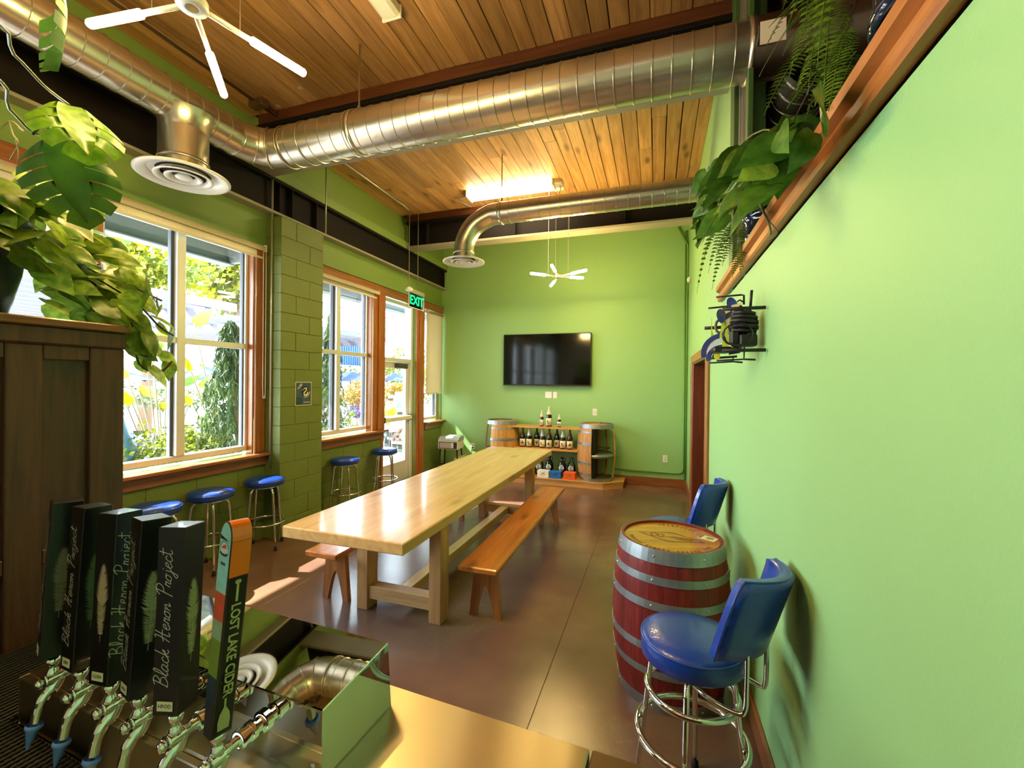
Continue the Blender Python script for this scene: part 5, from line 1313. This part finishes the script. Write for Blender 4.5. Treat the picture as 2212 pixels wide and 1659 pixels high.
# pots along the ledge over the right wall
def frond(t, p0, p1, sag, n=26, pw=.05, m=None, up=(0, 0, 1)):
    a, c = Vector(p0), Vector(p1); o_ = Vector(t.location); L = (c-a).length
    pts = []
    for i in range(n+1):
        u = i/n; pts.append(a.lerp(c, u)+Vector((0, 0, sag*4*u*(1-u)*L)))
    b = BM(); tube(b, [p-o_ for p in pts[::2]], .0014, 4)
    for i in range(2, n):
        d = (pts[i+1]-pts[i-1]).normalized(); side = d.cross(Vector(up)); side = side.normalized() if side.length > 1e-3 else d.orthogonal()
        nrm = side.cross(d); u = i/n; ln = pw*(sin(pi*min(1, .12+u*.92))**.6)*R.uniform(.85, 1.1); hw_ = L/n*.36
        for s in (1, -1):
            q = pts[i]-o_; e = q+side*s*ln+d*ln*.25-nrm*ln*.15
            vs = [b.verts.new(v) for v in (q-d*hw_*.6, q+side*s*ln*.5-d*hw_*.75+d*ln*.1, e, q+side*s*ln*.5+d*hw_*.75+d*ln*.1, q+d*hw_*.6)]
            b.faces.new(vs if s > 0 else list(reversed(vs)))
    obj('frond', b, m or FERN, t)
ZL = 2.272
t = thing('potted_fern', 'fern with drooping fronds in a large glossy navy pot at the top right', 'plant', (.69, 1.25, ZL))
pot(t, .20, .40, NAVY)
b = BM(); lathe(b, [(.172, .05), (.186, .06), (.186, .085), (.18, .10)], 36); lathe(b, [(.19, .20), (.204, .21), (.204, .235), (.196, .25)], 36); obj('glaze_band', b, NAVY, t)
r = random.Random(5)
for (x0, y0, x1, y1, X0, X1, sg) in ((1800, -60, 1650, 110, .6, .34, .12), (1790, -40, 1745, 205, .56, .36, .1), (1810, -50, 1765, 150, .55, .33, .15), (1830, -40, 1700, 62, .6, .3, .15), (1800, 0, 1780, 190, .5, .38, .1), (1840, 20, 1740, 260, .5, .42, .1), (1780, 0, 1705, 165, .56, .42, .14), (1845, 60, 1760, 230, .47, .42, .08), (1840, 100, 1700, 235, .48, .44, .06), (1850, 110, 1760, 225, .46, .44, .02), (1760, -40, 1690, 20, .55, .36, .08), (1800, -60, 1720, -10, .55, .36, .08), (1790, -20, 1660, 60, .56, .36, .12), (1770, 0, 1640, 165, .56, .36, .14), (1800, 20, 1690, 120, .54, .36, .12), (1810, 30, 1720, 200, .5, .38, .1), (1830, 60, 1790, 240, .48, .41, .08), (1770, -30, 1735, 90, .56, .36, .12), (1800, 60, 1650, 250, .5, .42, .12), (1840, 130, 1780, 290, .46, .43, .05)):
    frond(t, at(x0, y0, X=X0), at(x1, y1, X=X1), sg, pw=.042)
stems(t, [[at(1850, 0, X=.55), at(1800, 150, X=.5), at(1745, 235, X=.46)], [at(1840, 10, X=.55), at(1780, 130, X=.48), at(1700, 290, X=.45)]], .002, STEMB, 'stalk')
t = thing('potted_philodendron', 'broad-leaved philodendron spilling over the ledge in the middle of the row', 'plant', (.64, 2.02, ZL))
pot(t, .15, .31, NAVY)
PH = heart_mesh(POTHOSD, .34, .16, .3); PHL = heart_mesh(POTHOS, .34, .2, .3)
pts = []
for k in range(2000):
    x = r.uniform(1515, 1790); y = r.uniform(245, 512)
    # a slanted drift of leaves along the ledge
    c = (x-1515)/275.0; lo = 512-c*190; hi = 380-c*150
    if y > lo or y < hi-15: continue
    if x > 1988-.689*y-28: continue
    X = r.uniform(.30, .62) if x > 1580 else r.uniform(.26, .44)
    p = at(x, y, X=X)
    if len(pts) < 130: pts.append(p)
leaves(t, PH, pts[:112], .15, r, out=(.8, 2.2, 2.6), tipdir=(-.4, 0, -.5), upbias=.35)
leaves(t, PHL, pts[112:], .12, r, out=(.8, 2.2, 2.6), tipdir=(-.4, 0, -.3), upbias=.5)
o = Vector((.62, 2.05, 2.58))
stems(t, [[o, at(1660, 300, X=.5), at(1600, 350, X=.4), at(1545, 420, X=.34), at(1530, 480, X=.34)], [o, at(1680, 330, X=.46), at(1640, 420, X=.4), at(1660, 480, X=.41), at(1665, 505, X=.41)], [o, at(1650, 280, X=.5), at(1580, 330, X=.42)], [o, at(1620, 380, X=.42), at(1600, 440, X=.38), at(1590, 490, X=.36)]], .0045, STEM)
stems(t, [[at(1655, 470, X=.415), at(1672, 490, X=.412), at(1680, 505, X=.412), at(1658, 522, X=.412)]], .002, STEMB, 'dry_root')
t = thing('potted_fern', 'small fern in a banded navy pot at the far end of the ledge', 'plant', (.545, 2.56, ZL))
pot(t, .115, .22, NAVY)
b = BM(); lathe(b, [(.088, .04), (.094, .045), (.094, .06), (.09, .065)], 30); lathe(b, [(.10, .10), (.107, .105), (.107, .12), (.103, .125)], 30); obj('glaze_band', b, NAVY, t)
for (x0, y0, x1, y1, X0, X1, sg) in ((1592, 478, 1505, 635, .46, .40, .15), (1590, 470, 1498, 475, .48, .36, .1), (1596, 475, 1538, 625, .44, .40, .12), (1590, 470, 1520, 560, .47, .36, .14), (1600, 470, 1560, 575, .42, .38, .1), (1585, 460, 1512, 520, .48, .36, .12), (1595, 480, 1545, 560, .44, .38, .1), (1600, 480, 1600, 592, .41, .405, .04), (1592, 465, 1540, 505, .46, .36, .12), (1605, 490, 1582, 600, .41, .40, .06), (1600, 470, 1530, 590, .44, .38, .14), (1590, 455, 1530, 450, .5, .4, .1), (1600, 520, 1605, 580, .415, .405, .02)):
    frond(t, at(x0, y0, X=X0), at(x1, y1, X=X1), sg, n=24, pw=.032)
# ---------------------------------------------------------------- outside the windows
GZ = -.55
b = BM(); bx(b, -60, -3.95, -30, 50, GZ-.2, GZ); struct('ground', b, plain('pale_patio', rgb(150, 144, 138), .8, var=.15, scale=2))
b = BM(); bx(b, -5.1, -3.95, 4.9, 6.6, GZ, -.03, .01); o = struct('ground_step', b, plain('concrete_step', rgb(120, 120, 120), .8))
GREYP = plain('grey_canopy_paint', rgb(104, 110, 114), .6)
def canopy(name, y0, y1):
    t = sroot(name)
    b = BM()
    n = int((y1-y0)/.12)
    for k in range(n):
        y = y0+k*.12; prism(b, [(y, 3.50), (y+.03, 3.54), (y+.06, 3.54), (y+.09, 3.50), (y+.12, 3.50), (y+.12, 3.515), (y+.09, 3.515), (y+.06, 3.555), (y+.03, 3.555), (y, 3.515)], 1.5, basis((-5.45, 0, 0), (0, 1, 0), (0, 0, 1), (1, 0, 0)))
    stuff(obj('corrugated_sheet', b, GREYP, t))
    for x0, x1, nm in ((-5.45, -5.38, 'edge_beam'), (-4.02, -3.96, 'wall_beam')):
        b = BM(); bx(b, x0, x1, y0, y1, 3.13, 3.49, .004); bx(b, x0-.05, x1+.05, y0, y1, 3.11, 3.13, .003); obj(nm, b, GREYP, t)
    for y in (y0+.03, y1-.03):
        b = BM(); bx(b, -5.38, -3.95, y-.03, y+.03, 3.13, 3.49, .004); obj('cross_beam', b, GREYP, t)
    return t
canopy('roof_canopy', -3.2, 4.25); canopy('roof_canopy_far', 5.1, 12.5)
# slatted pergola
def pergola(label, x0, x1, y0, y1, z, posts):
    t = thing('pergola', label, 'pergola', ((x0+x1)/2, (y0+y1)/2, GZ), 0, 'pergolas on the patio')
    o_ = Vector(t.location); pt = plain('pergola_white', rgb(70, 66, 78), .6) if 'pergola_white' not in MATS else MATS['pergola_white']
    x = x0
    while x > x1:
        b = BM(); bx(b, x-.05-o_.x, x+.05-o_.x, y0-o_.y, y1-o_.y, z-o_.z, z+.18-o_.z); obj('slat', b, pt, t); x -= .62
    for y in (y0+.6, y1-.6):
        b = BM(); bx(b, x1-o_.x, x0-o_.x, y-.05-o_.y, y+.05-o_.y, z-.2-o_.z, z-.002-o_.z); obj('beam', b, pt, t)
    for px_, py_ in posts:
        b = BM(); bx(b, px_-.07-o_.x, px_+.07-o_.x, py_-.07-o_.y, py_+.07-o_.y, 0, z-.2-o_.z); obj('post', b, plain('post_blue_grey', rgb(50, 62, 84), .5) if 'post_blue_grey' not in MATS else MATS['post_blue_grey'], t)
pergola('white slatted pergola on the patio seen through the left window', -9, -17, 1.5, 7.2, 3.12, [(-9.0, 5.95), (-16.5, 3), (-16.5, 6.6), (-9, 2)])
pergola('second white slatted pergola farther along behind the conifer', -10.5, -18, 8.6, 15, 3.2, [(-10.5, 9.2), (-10.5, 14.4), (-17.5, 9.2), (-17.5, 14.4)])
YEL = leafmat('sunlit_maple', rgb(120, 116, 4), rgb(64, 84, 6), .5, .5, scale=1.5)
YELB = leafmat('sunlit_shrub', rgb(104, 112, 12), rgb(54, 76, 16), .45, .5, scale=3)
CON = leafmat('conifer_needles', rgb(72, 90, 50), rgb(38, 58, 32), .3, .6, scale=4)
FLOW = leafmat('flowering_shrub', rgb(168, 96, 30), rgb(96, 104, 10), .4, .5, scale=5)
PURP = leafmat('purple_flowers', rgb(70, 50, 130), rgb(56, 44, 110), .3, .5)
BARK = plain('bark', rgb(92, 72, 56), .9)
def foliage(t, c, rad, n, s, m, seed, nm='foliage'):
    r = random.Random(seed); V = []; F = []; o_ = Vector(t.location)
    cl = [(r.gauss(0, .45), r.gauss(0, .45), r.gauss(0, .45)) for _ in range(max(6, n//60))]
    for i in range(n):
        k = r.choice(cl); p = Vector(((k[0]+r.gauss(0, .16))*rad[0], (k[1]+r.gauss(0, .16))*rad[1], (k[2]+r.gauss(0, .16))*rad[2]))+Vector(c)-o_
        a = Vector((r.gauss(0, 1), r.gauss(0, 1), r.gauss(0, 1))).normalized(); u = a.orthogonal().normalized(); v = a.cross(u); q = s*r.uniform(.6, 1.3)
        j = len(V); V += [p-u*q*.5, p+v*q*.32, p+u*q*.5, p-v*q*.32]; F.append((j, j+1, j+2, j+3))
    me = bpy.data.meshes.new(nm); me.from_pydata([tuple(v) for v in V], [], F); me.materials.append(m)
    return stuff(put(nm, me, t))
def tree(label, c, rad, n, s, m, seed):
    t = thing('tree', label, 'tree', (c[0], c[1], GZ), 0, 'trees beyond the pergola')
    b = BM(); h = c[2]-GZ; tube(b, [(0, 0, 0), (.05, .08, h*.5), (0, 0, h)], [.22, .16, .06], 8); tube(b, [(.05, .08, h*.5), (.2, rad[1]*.4, h*.95)], [.1, .04], 6); tube(b, [(.05, .08, h*.55), (-.2, -rad[1]*.4, h)], [.1, .04], 6); obj('trunk', b, BARK, t)
    foliage(t, c, rad, n, s, m, seed, 'crown')
tree('yellow-green maple behind the pergola, left pane of the large window', (-17, 10.2, 5.6), (2, 1.9, 1.7), 2600, .26, YEL, 1)
tree('yellow-green maple behind the pergola, right pane of the large window', (-18, 14.4, 6.4), (2.2, 2.2, 2.3), 3600, .26, YEL, 2)
tree('sunlit tree low beyond the second window', (-15, 16.5, 2.0), (2, 2.5, 1.2), 1800, .22, YEL, 3)
tree('sunlit tree beyond the glass door', (-13, 21, 2.0), (2, 2.5, 1.4), 1800, .22, YEL, 4)
def conifer(label, x, y, z0, z1, spread, seed, leanx=0):
    t = thing('conifer', label, 'conifer', (x, y, GZ), 0, 'weeping conifers by the windows')
    r = random.Random(seed); b = BM(); H_ = z1-GZ
    tube(b, [(0, 0, 0), (.03, .02, H_*.5), (leanx, 0, H_)], [.06, .045, .012], 8); obj('trunk', b, BARK, t)
    V = []; F = []
    for i in range(260):
        u = r.random(); z = H_*(.18+.82*u); a = r.uniform(0, 2*pi); L = spread*(1.15-u)**1.3*r.uniform(.5, 1.15)+.05
        P = [Vector((leanx*u+cos(a)*L*k, sin(a)*L*k, z+.10*k*(1-k)-.55*L*k*k-.05*k)) for k in (0, .35, .7, 1.0)]
        P.append(P[-1]+Vector((0, 0, -.18*r.uniform(.6, 1.6))))
        for p, q in zip(P, P[1:]):
            for _ in range(9):
                c = p.lerp(q, r.random()); d = Vector((r.gauss(0, .03), r.gauss(0, .03), -r.uniform(.05, .13))); wv = Vector((r.gauss(0, 1), r.gauss(0, 1), 0)).normalized()*.011
                j = len(V); V += [c-wv, c+wv, c+d]; F.append((j, j+1, j+2))
    me = bpy.data.meshes.new('needles'); me.from_pydata([tuple(v) for v in V], [], F); me.materials.append(CON); stuff(put('needles', me, t))
conifer('weeping conifer outside the right pane of the large window', -5.0, 4.02, .3, 2.35, .72, 8, -.1)
conifer('narrow weeping conifer at the left edge of the second window', -5.2, 5.92, .3, 2.75, .32, 9)
def shrub(label, c, rad, n, s, m, seed, group='shrubs on the patio'):
    t = thing('shrub', label, 'shrub', (c[0], c[1], GZ), 0, group)
    b = BM(); r = random.Random(seed)
    for k in range(5): tube(b, [(r.gauss(0, .05), r.gauss(0, .05), 0), (r.gauss(0, rad[0]*.3), r.gauss(0, rad[1]*.3), c[2]-GZ)], [.02, .008], 5)
    obj('stems', b, BARK, t); foliage(t, c, rad, n, s, m, seed)
shrub('low yellow-green shrub under the left pane of the large window', (-5.3, 3.4, .70), (.4, .6, .34), 3200, .05, YELB, 11)
shrub('low yellow-green shrub beside the weeping conifer', (-5.35, 4.2, .66), (.35, .5, .36), 2800, .045, YELB, 12)
shrub('green shrub with white blossom behind the planters', (-8.6, 5.4, 1.25), (.5, .9, .3), 1400, .08, leafmat('white_blossom', rgb(150, 152, 120), rgb(64, 80, 30), .35, .5, scale=6), 13)
shrub('flowering yellow and orange shrub seen through the second window', (-8.2, 10.6, 1.15), (.5, 1.0, .5), 2200, .08, FLOW, 14)
shrub('purple flowers below the orange shrub', (-7.6, 9.7, .68), (.25, .45, .16), 700, .05, PURP, 15)
shrub('flowering shrub beyond the person outside the glass door', (-9.4, 14.4, 1.15), (.5, 1.2, .55), 2000, .09, FLOW, 16)
shrub('low green grassy shrub at the foot of the narrow conifer', (-5.4, 6.2, .55), (.3, .35, .25), 900, .05, YELB, 17)
shrub('yellow-green bush below the middle of the second window', (-6.6, 8.0, .45), (.35, .4, .3), 900, .07, YELB, 18)
# canna lilies: paddle leaves on stalks
def canna(label, base, items, seed):
    t = thing('canna_lily', label, 'plant', base, 0, 'canna lilies by the window'); r = random.Random(seed); o_ = Vector(base)
    b = BM(); lathe(b, [(0, 0), (.2, 0), (.26, .5), (.28, .52), (.24, .52), (0, .48)], 20); obj('planter', b, plain('stone_planter', rgb(80, 76, 72), .8) if 'stone_planter' not in MATS else MATS['stone_planter'], t)
    for (x, y, L, a) in items:
        p = at(x, y, X=base[0]+r.uniform(-.25, .3))-o_; q = Vector((0, 0, .5))
        b = BM(); tube(b, smooth_path([q, q.lerp(p, .5)+Vector((0, 0, .12)), p], 4), .008, 6); obj('stalk', b, MATS['canna_stalk'], t)
        me = MATS_CANNA[r.random() < .45]
        put('leaf', me, t, orient(p, (r.gauss(0, .15), cos(a), sin(a)), (.9, r.gauss(0, .3), .3), L))
plain('canna_stalk', rgb(120, 110, 70), .5)
MATS_CANNA = {False: heart_mesh(leafmat('canna_yellow', rgb(130, 122, 2), rgb(104, 110, 4), .5, .4), .22, .1, .15), True: heart_mesh(leafmat('canna_green', rgb(96, 130, 40), rgb(76, 110, 30), .4, .4), .2, .1, .15)}
canna('canna lily with broad yellow-lit leaves outside the left pane', (-6.2, 3.95, GZ), [(300, 840, .34, -.3), (330, 760, .4, 1.2), (360, 800, .3, .8), (285, 870, .3, 2.4), (345, 880, .28, .2), (395, 830, .3, .5), (310, 745, .35, 1.6), (375, 740, .32, 1.1), (275, 815, .3, 2.0)], 3)
canna('canna lily with yellow leaves between the mullion and the conifer', (-6.1, 4.75, GZ), [(440, 862, .42, -.6), (452, 862, .40, .4), (446, 848, .42, .15), (430, 835, .3, .6), (415, 870, .26, 2.6), (460, 880, .32, -1.0), (440, 905, .25, .1), (420, 700, .42, .7), (412, 800, .25, 2.0)], 4)
# umbrellas
UMB = leafmat('blue_canvas', rgb(6, 44, 130), rgb(4, 40, 120), .3, .7, trc=rgb(2, 44, 150))
def umbrella(label, x, y, z, r_):
    t = thing('patio_umbrella', label, 'umbrella', (x, y, GZ), R.random(), 'blue umbrellas on the patio')
    b = BM(); lathe(b, [(0, 0), (.28, 0), (.28, .05), (.05, .08), (0, .08)], 18); obj('base', b, GREYP, t)
    b = BM(); cyl(b, (0, 0, .07), (0, 0, z-GZ+.32), .022, n=8); obj('pole', b, GREYP, t)
    b = BM(); ap = b.verts.new((0, 0, z-GZ+.34)); rg = []
    for k in range(16):
        a = k*pi/8; q = r_ if k % 2 == 0 else r_*.93; rg.append(b.verts.new((q*cos(a), q*sin(a), z-GZ-(0 if k % 2 == 0 else -.02))))
    for k in range(16): b.faces.new([ap, rg[k], rg[(k+1) % 16]])
    obj('canopy', b, UMB, t)
    for k in range(8):
        a = k*pi/4; b = BM(); cyl(b, (0, 0, z-GZ+.30), (r_*.97*cos(a), r_*.97*sin(a), z-GZ-.012), .01, n=5); obj('rib', b, BLACK, t)
umbrella('blue umbrella at the left behind the cabinet plant', -9.3, 4.7, 1.56, 1.0); umbrella('blue umbrella behind the right pane of the large window', -9.5, 6.95, 1.56, 1.0)
umbrella('blue umbrella seen through the second window', -9.5, 11.7, 1.58, 1.1); umbrella('blue umbrella seen through the glass door', -10, 15.0, 1.6, 1.2)
# planters, barrels, table, board
GWOOD = wood('grey_barrel_oak', rgb(62, 54, 48), rgb(36, 31, 28), 'Z', 1.2, .8, tone=.2)
pb, rp = stave_mesh(.30, .36, .9, 2*pi/18, GWOOD)
def patio_barrel(label, x, y, s=1.0):
    t = thing('patio_barrel', label, 'barrel', (x, y, GZ), R.random(), 'weathered barrels on the patio'); t.scale = (s, s, s)
    for k in range(18): put('stave', pb, t, RZ(2*pi*k/18))
    for z0, z1 in ((.84, .9), (.6, .66), (.24, .3), (0, .06)): hoop(t, rp, z0, z1, rivets=6, n=24)
    b = BM(); lathe(b, [(0, .86), (.29, .86), (.29, .885), (0, .885)], 24); obj('head', b, GWOOD, t)
patio_barrel('weathered barrel table next to the seated person', -7.5, 11.75, 1.45); patio_barrel('weathered barrel behind the seated person, nearer the hedge', -8.3, 12.6, 1.4)
patio_barrel('weathered barrel in the left pane of the large window', -8.2, 4.55, 1.4); patio_barrel('weathered barrel right of the other one in the left pane', -8.3, 5.7, 1.4); patio_barrel('weathered barrel behind the canna leaves in the right pane', -8.3, 6.85, 1.4)
t = thing('patio_table', 'white round patio table below the purple flowers', 'table', (-6.9, 8.75, GZ))
b = BM(); lathe(b, [(0, .95), (.34, .95), (.34, .98), (0, .98)], 24); obj('tabletop', b, WHITE, t)
b = BM(); cyl(b, (0, 0, .02), (0, 0, .95), .03); lathe(b, [(0, 0), (.22, 0), (.22, .02), (0, .03)], 18); obj('pedestal', b, WHITE, t)
t = thing('garden_pot', 'rounded pale blue pot outside the large window beside the cabinet', 'pot', (-5.6, 2.98, GZ))
b = BM(); lathe(b, [(0, 0), (.15, 0), (.26, .5), (.30, 1.0), (.27, 1.4), (.2, 1.72), (.17, 1.74), (.2, 1.78), (.16, 1.78), (0, 1.6)], 30); obj('pot', b, plain('pale_blue_glaze', rgb(56, 92, 124), .3, coat=.4), t)
t = thing('menu_board', 'grey menu board standing on the barrel table outside the door', 'sign', (-7.5, 11.45, GZ+.9*1.45))
b = BM(); bx(b, -.012, .012, -.19, .19, .0, .52, .004); obj('frame', b, WHITE, t)
b = BM(); bx(b, .012, .016, -.165, .165, .03, .49, .001); obj('slate', b, plain('slate_grey', rgb(90, 100, 118), .6, var=.3, scale=14), t)
t = thing('shed', 'blue corrugated shed seen through the second window', 'building', (-14, 17.5, GZ))
b = BM()
for k in range(40): y = -1.6+k*.08; bx(b, -.02, .03 if k % 2 else .0, y, y+.08, 2.9, 4.5)
stuff(obj('corrugated_wall', b, plain('blue_cladding', rgb(40, 76, 130), .5), t))
b = BM(); bx(b, -3, -.02, -1.6, 1.6, 0, 4.5); bx(b, -3.2, .3, -1.8, 1.8, 4.5, 4.6); obj('body', b, plain('white_cladding', rgb(220, 224, 230), .6), t)
b = BM()
for k in range(7): tube(b, [(.35, -2.5+k*.9, 4.9), (.35, -2.05+k*.9, 5.5), (.35, -1.6+k*.9, 4.9)], .03, 5)
tube(b, [(.35, -2.6, 4.9), (.35, 3.8, 4.9)], .04, 5); tube(b, [(.35, -2.6, 5.5), (.35, 3.8, 5.5)], .04, 5)
obj('roof_truss', b, GREYP, t)

# person seated on a tall stool, seen from behind
PX, PY = -7.0, 10.3
t = thing('patio_stool', 'tall grey metal stool under the seated person outside', 'stool', (PX, PY, GZ))
b = BM(); lathe(b, [(0, .80), (.17, .80), (.17, .835), (0, .84)], 20); obj('seat', b, GREYP, t)
for k in range(4):
    a = pi/4+k*pi/2; b = BM(); cyl(b, (.12*cos(a), .12*sin(a), .80), (.24*cos(a), .24*sin(a), 0), .012, n=6); obj('leg', b, GREYP, t)
b = BM(); tube(b, [(.2*cos(i*pi/10), .2*sin(i*pi/10), .3) for i in range(20)], .009, 5, closed=True); obj('foot_ring', b, GREYP, t)
def skin(name, verts, edges, radii, m, parent, root=0, sub=2):
    me = bpy.data.meshes.new(name); me.from_pydata(verts, edges, [])
    o = bpy.data.objects.new(name, me); COL.objects.link(o)
    md = o.modifiers.new('s', 'SKIN'); 
    for i, r_ in enumerate(radii):
        sv = me.skin_vertices[0].data[i]; sv.radius = (r_, r_) if not isinstance(r_, tuple) else r_; sv.use_root = (i == root)
    md.use_smooth_shade = True
    sd = o.modifiers.new('u', 'SUBSURF'); sd.levels = sub; sd.render_levels = sub
    dg = bpy.context.evaluated_depsgraph_get(); dg.update()
    n = bpy.data.meshes.new_from_object(o.evaluated_get(dg)); bpy.data.objects.remove(o, do_unlink=True)
    n.materials.clear(); n.materials.append(m)
    for p in n.polygons: p.use_smooth = True
    return put(name, n, parent)
SKIN = plain('skin', rgb(160, 104, 80), .5, sub=.1)
t = thing('person', 'person in a yellow-green jersey numbered 22 and white shorts sitting on a tall stool outside', 'person', (PX, PY, GZ), 0)
# local frame: +Y is the way the person faces, z up from the ground; pelvis rests on the stool
V = [(0, 0, .93), (0, -.03, 1.10), (0, -.02, 1.28), (0, .0, 1.40), (0, .02, 1.47), (0, .03, 1.53), (0, .03, 1.64),
     (.09, .02, .91), (.10, .42, .90), (.09, .22, .52), (.09, .20, .46), (.09, .30, .42), (-.09, .02, .91), (-.10, .40, .90), (-.09, .14, .56), (-.09, .12, .48), (-.09, .22, .44),
     (.17, -.01, 1.38), (.22, .06, 1.14), (.16, .28, 1.06), (.13, .34, 1.06), (-.17, -.01, 1.38), (-.23, .08, 1.15), (-.15, .30, 1.10), (-.12, .36, 1.11)]
E_ = [(0, 1), (1, 2), (2, 3), (3, 4), (4, 5), (5, 6), (0, 7), (7, 8), (8, 9), (9, 10), (10, 11), (0, 12), (12, 13), (13, 14), (14, 15), (15, 16), (3, 17), (17, 18), (18, 19), (19, 20), (3, 21), (21, 22), (22, 23), (23, 24)]
Rd = [.13, .12, .135, .11, .055, .06, .085, .085, .062, .042, .036, .032, .085, .062, .042, .036, .032, .06, .042, .034, .03, .06, .042, .034, .03]
skin('body', V, E_, Rd, SKIN, t)
JER = plain('jersey_yellow', rgb(150, 160, 0), .6)
skin('jersey', [(0, 0, .90), (0, -.03, 1.10), (0, -.02, 1.28), (0, .0, 1.40), (0, .015, 1.445), (.17, -.01, 1.38), (.205, .035, 1.22), (-.17, -.01, 1.38), (-.21, .04, 1.22)], [(0, 1), (1, 2), (2, 3), (3, 4), (3, 5), (5, 6), (3, 7), (7, 8)], [.165, .15, .162, .13, .075, .082, .075, .082, .075], JER, t)
skin('shorts', [(0, .0, .93), (.09, .03, .91), (.105, .38, .905), (-.09, .03, .91), (-.105, .36, .905)], [(0, 1), (1, 2), (0, 3), (3, 4)], [.16, .115, .095, .115, .095], plain('white_shorts', rgb(226, 228, 232), .7), t)
for s, y in ((1, .22), (-1, .14)):
    skin('sock', [(s*.09, y+.02, .56), (s*.09, y, .46)], [(0, 1)], [.05, .046], plain('dark_sock', rgb(60, 56, 58), .8) if 'dark_sock' not in MATS else MATS['dark_sock'], t)
    skin('shoe', [(s*.09, y-.05, .42), (s*.09, y+.06, .405), (s*.09, y+.17, .395)], [(0, 1), (1, 2)], [.042, .046, .036], WHITE, t)
skin('hair', [(0, -.0, 1.60), (0, .0, 1.69), (0, .05, 1.72)], [(0, 1), (1, 2)], [.088, .09, .07], plain('dark_hair', rgb(56, 40, 32), .7), t)
b = BM(); lathe(b, [(0, .075), (.06, .065), (.098, .02), (.101, -.01)], 20, T(0, .03, 1.69)); bx(b, -.07, .07, .10, .22, 1.685, 1.695, .004); obj('cap', b, WHITE, t)
b = BM(); lathe(b, [(0, 0), (.016, .004), (.012, .03), (0, .034)], 10, T(.035, .112, 1.645) @ Matrix.Rotation(-.2, 4, 'X')); b.free()
b = BM(); prism(b, [(0, 0), (.035, -.012), (.0, .04)], .024, basis((-.012, .112, 1.61), (0, 1, 0), (0, 0, 1), (1, 0, 0))); obj('nose', b, SKIN, t)
for s in (-1, 1):
    b = BM(); lathe(b, [(0, 0), (.009, .001), (0, .004)], 8, Mto((s*.032, .108, 1.645), (s*.032, 1, 1.645))); obj('eye', b, BLACK, t)
    b = BM(); lathe(b, [(0, 0), (.022, .004), (.018, .012), (0, .012)], 10, Mto((s*.088, .03, 1.63), (s*1, .03, 1.63))); obj('ear', b, SKIN, t)
JN = plain('jersey_navy', rgb(20, 50, 70), .6)
put('lettering', text_mesh('22', .20, JN, bold=.015), t, basis((0, -.186, 1.15), (1, 0, 0), (0, 0, 1)))
t.rotation_euler = (0, 0, radians(-28))
